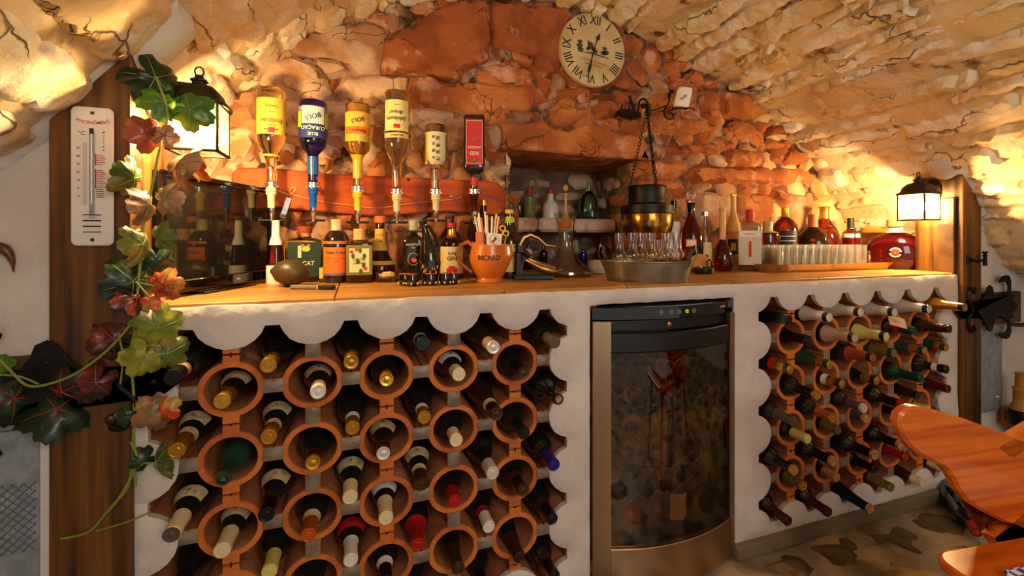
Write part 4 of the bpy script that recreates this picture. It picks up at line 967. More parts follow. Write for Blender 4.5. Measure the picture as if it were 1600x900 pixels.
def stand(px, Y, top, w, base=None):
    p = on_y(px, 370, Y); z = zd(px, Y); H = CZ+(370-top)/F*z-ZC
    return (p.x, Y, ZC), H, w/F*z/2, face_cam(p)
def place(name, label, px, Y, top, w, kind, glass, cap=None, labels=(), **kw):
    loc, H, R, ro = stand(px, Y, top, w)
    t = bottle(name, label, H, R, kind, glass, cap, labels, loc, ro, **kw); t['H'] = H; return t
def blob(parent, x, z, y, rx, rz, m, name='print'):
    mb = MB(); n = 14; mb.prism([(x+rx*cos(2*pi*i/n), z+rz*sin(2*pi*i/n)) for i in range(n)], y-.0005, y+.0003); return mb.build(name, m, parent, smooth=0)

# --- left group
t = place('syrup_bottle', 'red rosé bottle with a white neck sleeve beside the television edge', 431, .44, 345, 27, 'cone', G_RED, (.62, p_wht, .0012), [(.0, .30, pi, p_wht)])
t = place('frog_label_bottle', 'clear squat bottle with a dark green tree-frog label', 476, .50, 354, 56, 'short', G_YEL, (.88, mat('red_cork', RGB(150, 60, 24), .6), .004), [(.10, .72, .82, p_dg)], sq=.55, fy=.55)
H, R = t['H'], t['R']; y = -R*.55-.0022
blob(t, .004, H*.60, y, .014, .010, p_lim, 'frog'); blob(t, -.006, H*.66, y-.0006, .005, .005, p_org, 'frog_eye'); blob(t, .013, H*.66, y-.0006, .005, .005, p_org, 'frog_eye')
mb = MB(); mb.box((-.016, y, H*.55), (.011, .001, .042)); mb.build('stripe', p_cream, t, smooth=0); text_on('CAT', .020, p_cream, t, .012, H*.34, y)
t = place('herb_liqueur', 'dark squat bottle with orange label and pale paper neck wrap', 526, .44, 343, 40, 'jug', G_BLK, None, [(.16, .56, 1.2, p_org), (.615, .655, 1.3, p_org), (.12, .16, 1.2, p_pur)])
H, R = t['H'], t['R']; mb = MB(); mb.lathe([(R*.43, H*.80), (R*.40, H*.86), (R*.38, H*1.0), (R*.3, H*1.005), (0, H*1.0)], 16); mb.build('paper_wrap', M_LAB, t)
text_on('Feigen Krauter', .013, p_ink, t, 0, H*.48, R=R+.0016); text_on('LIKÖR', .007, M_INKR, t, 0, H*.34, R=R+.0016); mb = MB(); mb.lathe([(R+.0014, H*.385), (R+.0014, H*.392)], 12, a0=-pi/2-1.1, a1=-pi/2+1.1); mb.build('rule', M_INKR, t)
t = place('raspberry_liqueur', 'square dark bottle with olive label printed with raspberries and wooden stopper', 561.5, .42, 358, 41, 'short', G_DKB, (.80, P('wood_stopper', RGB(206, 160, 92)), .004), [(.15, .70, .92, p_olv), (.20, .64, .70, p_cream)], sq=.42, fy=.9)
H, R = t['H'], t['R']; y = -R*.9-.002
t.children[-1].location.y = -.0012
for a, b in ((-.55, .58), (-.2, .62), (.42, .27)): blob(t, a*R, b*H, y-.001, .0065, .006, p_red, 'berry')
for a, b in ((-.45, .5), (.05, .60), (.1, .22), (.3, .33), (-.1, .40), (.35, .5)): blob(t, a*R, b*H, y-.0008, .006, .009, p_grn, 'leaf_print')
text_on('LIKÖR', .014, p_grn, t, 0, H*.44, y-.002); text_on('ORANGE', .010, p_grn, t, 0, H*.37, y-.002)
t = place('orange_capped_bottle', 'bell-shaped clear bottle with orange cap and yellow shield label on its neck', 594, .50, 338, 46, 'bell', G_RUM, (.90, p_org, .004), [(.46, .80, 1.5, p_yel), (.24, .30, 1.5, p_yel)])
H, R = t['H'], t['R']; text_on('OLD', .014, p_red, t, 0, H*.70, R=R*.34+.002); text_on('18', .012, p_ink, t, 0, H*.60, R=R*.34+.002)
# ashtray with bits of paper
loc = on_z(605, 440, ZC); a = thing('glass_ashtray', 'clear moulded glass ashtray holding crumpled wrappers in front of the orange-capped bottle', 'ashtray', loc)
mb = MB(); mb.lathe([(0, .004), (.040, .004), (.047, .010), (.050, .032), (.045, .033), (.041, .014), (0, .012)], 12); mb.build('bowl', G_PALE, a, smooth=.3)
w = thing('crumpled_wrapper', 'crumpled pale wrapper lying in the glass ashtray', 'wrapper', loc+Vector((0, 0, .0125)))
mb = MB(); mb.sphere((0, 0, .011), .024, 10, 7, (1.3, .9, .5)); mb.v = [(x+.005*noise.noise(Vector((x*90, y*90, 1))), y, z+.007*noise.noise(Vector((x*70, y*70, 5)))) for x, y, z in mb.v]; mb.build('foil', p_cream, w, smooth=.2)
t = place('black_cat_liqueur', 'dark flat bottle with gold lettering and a black and cream cap', 646, .43, 345, 33, 'spirit', G_BLK, (.84, P('cap_cream', RGB(170, 168, 140)), .001), [(.80, .835, pi, M_LABD)], sq=.6, fy=.5)
H, R = t['H'], t['R']; y = -R*.5-.001
text_on('BERENTZEN', .0098, p_cream, t, 0, H*.60, y); text_on('likör', .008, p_cream, t, 0, H*.55, y)
mb = MB(); mb.tube([(.019*cos(a_), y, H*.36+.022*sin(a_)) for a_ in np.linspace(.6, 2*pi-.6, 20)], .0022, 6); mb.build('gold_swirl', M_GOLDP, t); blob(t, .002, H*.34, y, .010, .008, p_org, 'flame')
t = place('red_capsule_bottle', 'dark red wine bottle with wine-red capsule standing behind the gin', 703, .54, 337, 34, 'wine', G_RED, (.78, K['wine'], .0008), [(.1, .5, 1, p_cream)])
t = place('gin_bottle', 'dark gin bottle with cream label, red drawing and red cap', 706, .45, 349, 36, 'spirit', G_RUM, (.92, p_red, .001), [(.74, .90, pi, K['gold']), (.10, .58, 1.25, p_cream)])
H, R = t['H'], t['R']; text_on('GIN', .021, p_ink, t, .0, H*.37, R=R+.0016, name='lettering'); text_on('SLOE', .013, p_ink, t, 0, H*.46, R=R+.0016)
for (x, z, q) in ((0, .20, .012), (-.012, .17, .008), (.012, .17, .008)): 
    mb = MB(); mb.lathe([(R+.0014, H*z-q), (R+.0015, H*z), (R+.0014, H*z+q*.7)], 6, a0=-pi/2+x/R-q/R, a1=-pi/2+x/R+q/R); mb.build('red_drawing', p_red, t)
# black ceramic jug and its cups
def lathe_thing(name, label, cat, loc, prof, m, seg=28, part='body', sc=(1, 1, 1), group=None, rot=0):
    t = thing(name, label, cat, loc, rot, group); mb = MB(); mb.lathe(prof, seg, Matrix.Diagonal((*sc, 1))); mb.build(part, m, t); return t
M_CER = mat('black_ceramic', RGB(12, 11, 10), .08, coat=.8)
loc, H, R, ro = stand(672, .25, 346, 34)
t = thing('ceramic_jug', 'tall glossy black ceramic jug with gold painted wheat and long curved neck', 'jug', loc, ro)
mb = MB(); v0 = [(R*.62, 0), (R*.75, .006), (R*.72, .02), (R*.92, .05), (R*1.0, .075), (R*.86, .11), (R*.58, .14), (R*.38, .165), (R*.30, H*.86), (R*.30, H*.95), (R*.42, H), (R*.34, H*.995), (R*.24, H*.95), (0, H*.9)]
mb.lathe(v0, 28); mb.v = [(x-.028*max(0, (z-.08)/.14)**1.5, y, z) for x, y, z in mb.v]; mb.build('body', M_CER, t)
mb = MB(); mb.tube([(-.030, 0, H*.90), (-.005, 0, H*.93), (.016, 0, H*.78), (.026, 0, H*.58), (.024, 0, H*.42)], [.005, .006, .006, .005, .004], 8); mb.build('handle', M_CER, t)
for i in range(9):
    a_ = -.8+i*.2; mb = MB(); x = .026*sin(a_*1.4); mb.sphere((x, -R*.95+abs(x)*.35, .052+.010*cos(i*2.3)), .006, 8, 5, (.45, .3, 1.2), M=None); mb.build('gold_leaf', M_GOLDP, t, rot=(0, 0, 0))
for i, (px, py, nm) in enumerate(((633, 447, 'leftmost of the row'), (645, 448, 'second from the left, in front of the jug'), (674, 447, 'middle one at the jug foot'), (697, 446, 'second from the right'), (710, 445, 'rightmost, beside the orange jug'))):
    lc = on_z(px, py, ZC); lc.y += .02
    c = lathe_thing('ceramic_cup', 'small round black ceramic cup, %s' % nm, 'cup', lc, [(0, 0), (.012, 0), (.017, .004), (.0205, .016), (.020, .026), (.0155, .036), (.0165, .040), (.0145, .040), (.013, .034), (.014, .012), (0, .008)], M_CER, 20, group='black ceramic cups of the jug set')
    for j in range(6):
        a_ = j*pi/3+.3; mb = MB(); mb.sphere((.0205*cos(a_), .0205*sin(a_), .009), .005, 6, 4, (.8, .8, 1.0)); mb.build('gold_leaf', M_GOLDP, c)
    mb = MB(); mb.lathe([(.0165, .038), (.017, .0405), (.0150, .0408)], 16); mb.build('rim', p_org, c)
# olive citrus-shaped dark object and leather sheath in front of it
lc = on_y(455, 370, .33); lc.z = ZC; t = thing('wooden_lemon_bowl', 'dark olive lemon-shaped bowl with pointed ends standing left of the frog bottle', 'bowl', lc, radians(-8))
zq = zd(455, lc.y)/F
mb = MB(); pr = [(0, -31*zq), (3*zq, -30*zq), (6*zq, -27*zq), (15*zq, -20*zq), (20*zq, -8*zq), (20.5*zq, 3*zq), (17*zq, 14*zq), (10*zq, 22*zq), (4*zq, 26*zq), (0, 27*zq)]
mb.lathe(pr, 28, Matrix.Translation((0, 0, 22*zq)) @ Matrix.Rotation(radians(96), 4, 'Y')); mb.build('body', mat('dark_olive', RGB(84, 66, 30), .42, col2=RGB(64, 48, 20), scale=8), t)
mb = MB(); mb.lathe([(.018, .0), (.02, .003), (.014, .008), (0, .008)], 20); mb.build('foot', mat('dark_wood', RGB(50, 32, 16), .5), t)
lc = on_z(485, 452, ZC); t = thing('folded_pocket_knife', 'grey-brown leather sheath with a dark metal end lying at the worktop edge', 'sheath', lc+Vector((0, 0, 0)), radians(-24))
mb = MB(); mb.box((-.018, 0, .007), (.085, .022, .012), bev=.003); mb.build('leather', mat('leather', RGB(120, 98, 66), .6, bump=.001, bscale=80), t)
mb = MB(); mb.box((.052, 0, .008), (.048, .026, .014), bev=.004); mb.build('dark_end', mat('dark_horn', RGB(40, 36, 26), .2), t)
mb = MB(); mb.box((.028, 0, .008), (.006, .027, .0155), bev=.001); mb.build('metal_band', M_CHROME, t)
t = place('small_yellow_jar', 'small yellowish jar half hidden between the frog bottle and the orange-labelled bottle', 506, .45, 408, 14, 'short', G_YEL, None, [(.2, .7, 1.2, p_yel)])

# orange jug with straws
loc, H, R, ro = stand(765, .27, 375, 70)
H = .128; R = .072
t = thing('orange_pitcher', 'orange glazed ceramic water jug with black lettering, holding straws and sachets', 'jug', loc, ro)
M_JUG = mat('orange_glaze', RGB(196, 104, 34), .3, coat=.3)
pr = [(0, .0), (R*.66, .0), (R*.69, .004), (R*.62, .012), (R*.60, .016), (R*.74, .030), (R*.90, .055), (R*.98, .080), (R*.96, .100), (R*.86, .122), (R*.86, .132), (R*.82, .132), (R*.82, .120), (R*.90, .095), (R*.7, .035), (0, .02)]
mb = MB(); mb.lathe(pr, 40)
def spout(p):
    x, y, z = p
    if z > .045 and x > 0: k = ((z-.045)/.085)**1.6*max(0, x/R)**4; return (x+.034*k, y*(1-.45*k), z+.004*k)
    if z > .1 and x < 0: return (x, y, z+.012*(-x/R))
    return p
mb.v = [spout(p) for p in mb.v]; mb.build('body', M_JUG, t)
mb = MB(); mb.tube([(-R*.80, 0, .128), (-R*1.05, 0, .142), (-R*1.40, 0, .132), (-R*1.62, 0, .100), (-R*1.45, 0, .068), (-R*1.05, 0, .045), (-R*.84, 0, .036)], [.008, .008, .0075, .007, .007, .0075, .008], 10, flat=1.5); mb.build('handle', M_JUG, t)
text_on('RICARD', .024, p_ink, t, -.002, .088, R=R*.99+.001, wide=.95)
for (x, dx, tt, m) in ((-.034, -.018, .232, p_cream), (-.026, -.013, .245, p_wht), (-.018, -.012, .228, p_org), (-.010, -.006, .250, p_wht), (-.003, -.006, .236, p_cream), (.006, .003, .232, p_wht), (.015, .008, .226, p_org), (.020, .012, .232, p_cream), (.010, .014, .240, p_wht), (-.022, -.02, .230, p_wht)):
    Mx = t.matrix_world; s = thing('drinking_straw', 'paper-wrapped %s straw in the orange jug, %s' % ({p_cream: 'cream', p_wht: 'white', p_org: 'orange'}[m], 'tip %s, standing %s' % ('highest of all' if tt >= .25 else 'high' if tt > .237 else 'low', 'at the far left' if x < -.03 else 'left of middle' if x < -.02 else 'just left of middle' if x < -.012 else 'in the middle' if x < 0 else 'just right of middle' if x < .012 else 'at the right' if x < .018 else 'at the far right')), 'straw', loc, ro, 'paper-wrapped straws in the orange jug')
    mb = MB(); mb.tube([(x*.4, .01, .03), (x+dx, .006, tt)], .0034, 8); mb.build('paper', m, s)
sa = thing('sugar_sachet', 'white sachet printed with a round floral emblem in the orange jug', 'sachet', loc, ro); mb = MB(); mb.box((.004, -.012, .142), (.050, .003, .062), M=Matrix.Rotation(.08, 4, 'Y'), bev=.001); mb.build('paper', p_wht, sa)
mb = MB(); mb.tube([(.016+.017*cos(q), -.0145, .150+.017*sin(q)) for q in np.linspace(0, 2*pi, 20)[:-1]], .0007, 5, closed=True); mb.build('ring_print', p_olv, sa); blob(sa, .012, .144, -.0143, .006, .006, p_red); blob(sa, .020, .153, -.0143, .005, .007, p_grn)
sa = thing('orange_sachet', 'orange sachet standing at the left of the jug rim', 'sachet', loc, ro); mb = MB(); mb.box((-.038, -.004, .150), (.022, .003, .055), bev=.001); mb.build('paper', p_org, sa)
for i, (x, z) in enumerate(((.046, .190), (.058, .172))):
    sa = thing('yellow_ring_stirrer', 'yellow ring-ended stirrer in the orange jug, %s one' % ('upper', 'lower')[i], 'stirrer', loc, ro, 'yellow stirrers'); mb = MB(); mb.tube([(x+.009*cos(q), -.002, z+.009*sin(q)) for q in np.linspace(0, 2*pi, 16)[:-1]], .0028, 7, closed=True); mb.tube([(x, -.002, z-.009), (x-.01, .0, .11)], .002, 6); mb.build('ring', p_yel, sa)
place('gold_capped_bottle', 'small dark bottle with gold cap hidden behind the straws', 755, .50, 313, 30, 'spirit', G_DKB, (.93, K['gold'], .001), [(.7, .8, pi, p_ink)])
t = place('green_label_wine', 'dark bottle with yellow cap and green and cream label behind the jug spout', 796, .40, 328, 34, 'tall', G_BLK, (.945, p_yel, .001), [(.10, .50, 1.2, p_cream), (.30, .38, 1.21, p_dg), (.44, .47, 1.21, p_grn), (.81, .90, pi, p_lim)])
place('dark_capped_bottle', 'slim dark bottle with black cap left of the niche', 799, .52, 318, 22, 'tall', G_BLK, (.86, M_BLK, .001), [(.74, .80, pi, p_wht)])

# lever corkscrew
loc = on_z(836, 437, ZC); t = thing('lever_corkscrew', 'brass-handled lever corkscrew on a black wooden base', 'corkscrew', loc+Vector((0, .02, 0)), radians(-14))
M_BRA = mat('brushed_brass', RGB(178, 136, 70), .28, .9)
mb = MB(); mb.box((0, 0, .009), (.150, .05, .018), bev=.003); mb.build('base', mat('black_wood', RGB(26, 22, 18), .4), t)
mb = MB(); mb.box((-.055, .005, .06), (.028, .03, .10), bev=.006); mb.box((-.050, 0, .12), (.034, .030, .05), bev=.008); mb.tube([(-.05, 0, .13), (-.035, 0, .105), (-.012, 0, .082)], .011, 8); mb.build('body', M_BLK, t)
mb = MB(); mb.tube([(-.052, 0, .128), (-.035, 0, .158), (-.01, 0, .168), (.02, 0, .155), (.05, 0, .128), (.085, 0, .124)], [.010, .010, .008, .006, .006, .004], 10, flat=1.6); mb.build('lever', M_BRA, t)
for k, (dy, dz) in enumerate(((-.012, -.006), (.014, .004))):
    mb = MB(); mb.tube([(-.03, dy, .080+dz), (-.005, dy, .066+dz), (.03, dy*1.5, .048+dz), (.07, dy*1.6, .038+dz), (.094, dy*1.6, .036+dz)], [.008, .009, .013, .012, .003], 12); mb.build('grip', M_BRA, t)
mb = MB(); mb.lathe([(.0, .0), (.026, .004), (.030, .018), (.024, .030), (0, .032)], 20, Matrix.Translation((-.062, .03, .145))); mb.build('glass_knob', G_PALE, t)

# decanter
loc, H, R, ro = stand(884, .42, 333, 72); s = R/.1
t = thing('wine_decanter', 'wide-bottomed clear glass decanter with flared neck in front of the niche', 'decanter', loc, ro)
o_ = [(.0, 0), (R*1.1, 0), (R*1.22, .012), (R*1.20, .022), (R*.95, .040), (R*.60, .062), (R*.38, .095), (R*.28, .125), (R*.27, .15), (R*.34, H*.72), (R*.45, H*.93), (R*.52, H)]
mb = MB(); mb.lathe(o_+[(r-.002, z) for r, z in o_[::-1][:-2]]+[(0, .004)], 40); mb.build('glass', pane('decanter_glass', (.93, .93, .90, 1), .07, .02), t)
st = thing('decanter_plug', 'orange and white stopper-like funnel resting in the decanter mouth', 'stopper', loc, ro); mb = MB(); mb.lathe([(0, H*.76), (R*.27, H*.77), (R*.34, H*.87), (0, H*.88)], 20); mb.build('plug', mat('orange_wax', RGB(200, 96, 28), .5), st)
mb = MB(); mb.tube([(0, 0, H*.88), (0, 0, H*1.05), (0, 0, H*1.32)], [.016, .006, .005], 10); mb.sphere((0, 0, H*1.40), .011, 12, 8, (1, 1, 1.4)); mb.build('stem', mat('pale_gold_glass', RGB(190, 150, 90), .15, trans=.4), st)
# niche ledge things
def ledge(name, label, px, Y, top, w, kind, m, cap=None, labels=(), **kw):
    p = on_y(px, 370, Y); z = zd(px, Y); zt = CZ+(370-top)/F*z; H = zt-1.171; R = w/F*z/2
    return bottle(name, label, H, R, kind, m, cap, labels, (p.x, Y, 1.171), face_cam(p), **kw)
ledge('dark_jar', 'short black jar at the left end of the niche ledge', 811, .92, 312, 15, 'short', G_BLK)
t = ledge('grey_bottle', 'grey plastic bottle with red cap on the niche ledge', 827, .90, 296, 19, 'short', mat('grey_plastic', RGB(112, 112, 98), .35), (.86, p_red, .002), [(.12, .55, 1.1, p_olv)])
t = ledge('white_bottle', 'white bottle with green leaf print and red cap on the niche ledge', 860, .90, 297, 26, 'gallia', mat('white_plastic', RGB(222, 218, 210), .3), (.86, p_red, .002)); 
for a, b in ((0, .2), (.004, .35), (-.005, .48), (.006, .10)): blob(t, a, b*.14, -.042+b*.035, .010, .011, p_grn, 'leaf_print')
t = ledge('square_green_flask', 'squat green glass flask with a tall thin glass neck on the niche ledge', 920, .90, 285, 30, 'flask', G_GRN); t = None
p = on_y(920, 370, .90); g = thing('green_ashtray_bottle', 'wide green glass dish under the thin-necked flask on the ledge', 'dish', (p.x, .88, 1.171)); mb = MB(); mb.lathe([(0, 0), (.045, 0), (.055, .01), (.052, .038), (.046, .038), (.044, .012), (0, .010)], 24); mb.build('glass', mat('dusty_green_glass', (.05, .16, .08, 1), .15, trans=.6), g)
# low niche things
def low(name, label, px, Y, top, w, kind, m, cap=None, labels=(), **kw): return place(name, label, px, Y, top, w, kind, m, cap, labels, **kw)
low('black_bottle', 'black bottle standing low in the niche behind the corkscrew', 849, .95, 383, 13, 'spirit', G_BLK)
low('blue_bottle', 'small blue glass bottle standing low in the niche', 911, .95, 389, 13, 'short', mat('cobalt_glass', (.01, .012, .12, 1), .1, coat=.4))
low('black_slim_bottle', 'slim black bottle low in the niche behind the metal tub', 940, .95, 380, 13, 'spirit', G_BLK)
low('labelled_bottle', 'small dark bottle with pale label behind the corkscrew', 825, .80, 380, 14, 'short', G_BLK, None, [(.3, .8, 1.3, p_cream)])
loc, H, R, ro = stand(935, .48, 406, 30); t = thing('white_bowl', 'white enamel bowl with a red rim left of the metal tub', 'bowl', loc, ro)
mb = MB(); mb.lathe([(0, 0), (R*.8, 0), (R*1.0, .004), (R*1.12, H*.95), (R*1.06, H*.95), (R*.9, .008), (0, .006)], 28); mb.build('body', M_WHITE, t); mb = MB(); mb.lathe([(R*1.13, H*.93), (R*1.14, H*.98), (R*1.05, H*.98), (R*1.06, H*.93)], 28); mb.build('rim', p_red, t)

# galvanised tub with stemmed glasses
lc = on_z(1018, 441.5, ZC); zq = zd(1018, lc.y)/F; R = 67*zq; lc = lc+Vector((FX, FY, 0))*R*.42
M_ZINC = mat('galvanised_zinc', RGB(140, 128, 108), .38, .7, col2=RGB(112, 100, 80), scale=16, lo=.42, hi=.6)
HT = 33*zq; MT = Matrix.Diagonal((1.0, .62, 1, 1))
t = thing('zinc_tub', 'oval galvanised metal tub with two loop handles holding stemmed glasses', 'tub', lc, face_cam(lc))
mb = MB(); mb.lathe([(0, .003), (R*.90, .003), (R*.93, 0), (R*.94, .004), (R*1.06, HT*.93), (R*1.09, HT*.96), (R*1.08, HT), (R*1.05, HT*.97), (R*.92, .007), (0, .007)], 56, MT); mb.build('body', M_ZINC, t)
for s in (-1, 1):
    mb = MB(); mb.tube([(s*(R*1.02), -.035, HT*.72), (s*(R*1.12), -.034, HT*1.35), (s*(R*1.1), -.012, HT*1.72), (s*(R*1.02), .015, HT*1.6), (s*(R*.98), .03, HT*.8)], .006, 8, flat=.25, up=(0, 1, 0)); mb.build('handle', M_ZINC, t)
def schnapps(label, loc, hs=1.0):
    g = thing('stemmed_schnapps_glass', label, 'glass', loc, 0, 'stemmed glasses in the zinc tub')
    o_ = [(0, 0), (.026, 0), (.027, .0015), (.006, .005), (.0035, .010), (.0035, .048), (.008, .054), (.021, .066), (.0225, .074), (.0185, .083), (.0135, .092), (.0135, .118), (.0165, .142)]
    pr = [(r*1.12, z*hs) for r, z in o_]+[((r-.0012)*1.12, z*hs) for r, z in o_[:5:-1]]+[(0, .056*hs)]
    def f():
        mb = MB(); mb.lathe(pr, 24); me = mb.mesh('glass_body'); me.materials.append(M_CLEAR); return me
    link('glass_body', cached(('schn', hs), f), g); return g
for i, (px, dy, nm, hs) in enumerate(((968, .0, 'leftmost, with the widest rim', 1.16), (988, -.025, 'second from the left', 1.17), (1017, -.025, 'centre front one', 1.17), (1041, -.025, 'second from the right, front row', 1.17), (1058, 0, 'rightmost beside the handle', 1.17),
                                  (1002, .03, 'rear left one behind the front row', 1.17), (1029, .035, 'rear centre one', 1.0), (1050, .04, 'rear right one', 1.0))):
    q = on_y(px, 370, lc.y+dy); schnapps('clear stemmed schnapps glass in the zinc tub, %s' % nm, (q.x, lc.y+dy, ZC+.008), hs)

# hanging iron and brass vessel
cx = on_y(1011, 370, .50); zq = zd(1011, .50)/F
def zz(py): return CZ+(370-py)*zq
t = thing('hanging_vessel', 'black iron drum on three chains above a round brass vessel with iron bands', 'vessel', (cx.x, .50, ZC), face_cam(cx))
r1, r2 = 28.5*zq, 39*zq; z = lambda py: zz(py)-ZC
mb = MB(); mb.lathe([(0, z(318)), (r1, z(318)), (r1*1.02, z(316)), (r1, z(314)), (r1, z(295)), (r1*1.03, z(293)), (r1, z(291)), (r1*.9, z(292)), (r1*.88, z(300)), (0, z(300))], 36); mb.build('drum', M_IRON, t)
M_BRV = mat('aged_brass', RGB(190, 140, 52), .18, .95, col2=RGB(120, 84, 30), scale=8, stretch=(6, 6, .6))
mb = MB(); mb.lathe([(r1*.9, z(318)), (r1*1.1, z(320)), (r2*.92, z(325)), (r2, z(337)), (r2*.99, z(352)), (r2*.94, z(362)), (r2*.7, z(375)), (r2*.6, .004), (r2*.62, 0), (0, 0)], 40); mb.build('brass_bowl', M_BRV, t)
mb = MB(); mb.lathe([(r2*.98, z(322)), (r2*1.03, z(322)), (r2*1.04, z(334)), (r2*.99, z(335))], 40); mb.build('iron_band', M_IRON, t)
hk = Vector((0, .0, z(172)))
linkm = MB(); linkm.tube([(.006*cos(a_), 0, .0098*sin(a_)) for a_ in np.linspace(0, 2*pi, 11)[:-1]], .0021, 5, closed=True); lme = linkm.mesh('chain_link'); lme.materials.append(M_IRON)
for k in range(3):
    a_ = -pi/2+.55+k*2*pi/3; e = Vector((r1*.92*cos(a_), r1*.92*sin(a_), z(293))); n = int((hk-e).length/.0155)
    ch = bpy.data.objects.new('chain', None); COL.objects.link(ch); ch.parent = t; ch.empty_display_size = .01
    qd = (hk-e).to_track_quat('Z', 'Y')
    for i in range(n+1):
        l_ = link('chain_link', lme, ch, e.lerp(hk, i/n)); l_.rotation_mode = 'QUATERNION'; l_.rotation_quaternion = qd @ Matrix.Rotation((i % 2)*pi/2, 3, 'Z').to_quaternion()

# bottles from the tub to the tray
t = place('clear_black_capped_bottle', 'clear bottle with black ball cap behind the zinc tub', 1053, .53, 314, 21, 'spirit', G_CL, (.90, M_BLKG, .003), [(.2, .7, 1.2, p_wht)])
t = place('port_bottle', 'dark brown bottle with small orange-edged label and glass ring stopper', 1080, .46, 317, 36, 'croft', G_RUM, (.86, M_BLKG, .0006), [(.36, .47, .45, p_org), (.375, .455, .36, p_wht)])
H, R = t['H'], t['R']; mb = MB(); mb.tube([(0, 0, H), (0, 0, H+.012)], .008, 10); mb.tube([(.015*cos(q), 0, H+.034+.021*sin(q)) for q in np.linspace(0, 2*pi, 20)[:-1]], .005, 8, closed=True); mb.build('stopper_ring', M_CLEAR, t)
t = place('tall_clear_bottle', 'tall clear bottle with silver cap and cream label', 1101, .48, 331, 24, 'cone', G_CL, (.93, M_CHROME, .001), [(.08, .48, 1.2, p_cream)]); blob(t, .01, t['H']*.25, -t['R']-.003, .008, .008, p_red)
t = place('round_bulb_bottle', 'bulb-shaped dark red bottle with gold and pink wrapped neck', 1129, .42, 325, 31, 'bulb', G_RUM, (.50, P('pink_gold', RGB(210, 160, 110)), .001), [(.90, .99, pi, K['gold']), (.50, .54, pi, P('lilac', RGB(196, 150, 176)))])
t = place('frosted_grappa_bottle', 'tall frosted amber bottle with long bent neck and dark oval label', 1146, .50, 303, 22, 'tall', G_FRO, (.97, K['gold'], .0006), [(.46, .50, pi, p_org), (.10, .13, pi, p_org)])
H, R = t['H'], t['R']; mb = MB(); mb.lathe([(R+.001, H*.20), (R+.002, H*.30), (R+.001, H*.40)], 10, a0=-pi/2-.75, a1=-pi/2+.75); mb.build('oval_label', p_ink, t); mb = MB(); mb.lathe([(R+.003, H*.25), (R+.0035, H*.30), (R+.003, H*.35)], 8, a0=-pi/2-.3, a1=-pi/2+.3); mb.build('oval_centre', p_yel, t)
t = place('square_gin_bottle', 'square clear gin bottle with red cap and red guardsman label', 1172, .40, 328, 34, 'short', pane('square_bottle_glass', (.86, .86, .82, 1), .08, .04, haze=.1), (.80, p_red, .001), [(.10, .66, .92, P('pale_glass_label', RGB(196, 188, 170))), (.55, .65, .85, p_wht)], sq=.35, fy=.9)
H, R = t['H'], t['R']; t.children[-1].location.y = -.001; text_on('BEEFEATER', .0085, p_red, t, 0, H*.60, -R*.9-.003); mb = MB(); mb.box((0, -R*.9-.0015, H*.34), (.012, .001, H*.22)); mb.sphere((0, -R*.9-.0015, H*.47), .006, 8, 6, (1, .2, 1)); mb.build('guardsman', p_red, t)
lc = on_z(1107, 428.5, ZC); lc.y += .03; t = thing('green_glazed_ashtray', 'dark green glazed ashtray with a small loop right of the zinc tub', 'ashtray', lc)
mb = MB(); mb.lathe([(0, 0), (.040, 0), (.044, .006), (.045, .026), (.040, .028), (.037, .012), (0, .010)], 28); mb.build('body', mat('green_glaze', RGB(16, 36, 18), .12, coat=.6, col2=RGB(8, 14, 8), scale=30), t)
mb = MB(); mb.tube([(.02, 0, .024), (.018, 0, .050), (.032, 0, .062), (.044, 0, .05), (.043, 0, .024)], .004, 8); mb.build('loop', MATS['green_glaze'], t)
p = on_y(1093, 402, lc.y+.05); t = thing('round_coaster', 'round orange-brown coaster leaning behind the green ashtray', 'coaster', (p.x, lc.y+.05, ZC), face_cam(p))
mb = MB(); mb.lathe([(0, -.003), (.041, -.003), (.042, 0), (.041, .003), (0, .003)], 32, Matrix.Translation((0, .0, .042)) @ Matrix.Rotation(pi/2-.12, 4, 'X')); mb.build('disc', mat('cork_disc', RGB(186, 124, 56), .7), t)

# tray with shot glasses
A0, A1 = on_z(1160, 419, ZC), on_z(1428, 425, ZC)
ty = .33; xa, xb = on_y(1163, 400, ty+.08).x, on_y(1424, 400, ty-.04).x; zr = .036
M_TRAY = mat('gold_tray', RGB(202, 160, 84), .3, .6)
cxx, hw, hd = (xa+xb)/2, (xb-xa)/2, .105; t = thing('serving_tray', 'long golden octagonal metal tray full of fluted tumblers', 'tray', (cxx, ty, ZC))
def octo(s, dz): c = .06; a_, b_ = hw*1.0-s, hd-s; return [(x, y, dz) for x, y in ((-a_+c, -b_), (a_-c, -b_), (a_, -b_+c), (a_, b_-c), (a_-c, b_), (-a_+c, b_), (-a_, b_-c), (-a_, -b_+c))]
R1, R2, R3, R4 = octo(.028, 0), octo(0, zr), octo(.003, zr), octo(.029, .003)
mb = MB(); mb.add(R1+R2+R3+R4, [(j*8+i, j*8+(i+1) % 8, (j+1)*8+(i+1) % 8, (j+1)*8+i) for j in range(3) for i in range(8)]+[tuple(range(8))[::-1], tuple(24+i for i in range(8))]); mb.build('body', M_TRAY, t, smooth=.2)
M_SHOT = pane('tumbler_glass', (1, .98, .94, 1), .10, .08, haze=.14)
def shotmesh():
    mb = MB(); n = 20; pr = [(.0215, 0), (.0235, .112), (.0232, .118), (.0215, .118), (.0195, .016), (0, .014), (0, .003)][::-1]; v = []; 
    mb.lathe(pr, n); mb.v = [(x*(1+.05*(1 if int(round(atan2(y, x)/(2*pi)*n)) % 2 else -1) if math.hypot(x, y) > .0172 and 0 < z < .057 else x*1/(x or 1)) if False else x, y, z) for x, y, z in mb.v]
    me = mb.mesh('glass_body', .4); me.materials.append(M_SHOT); return me
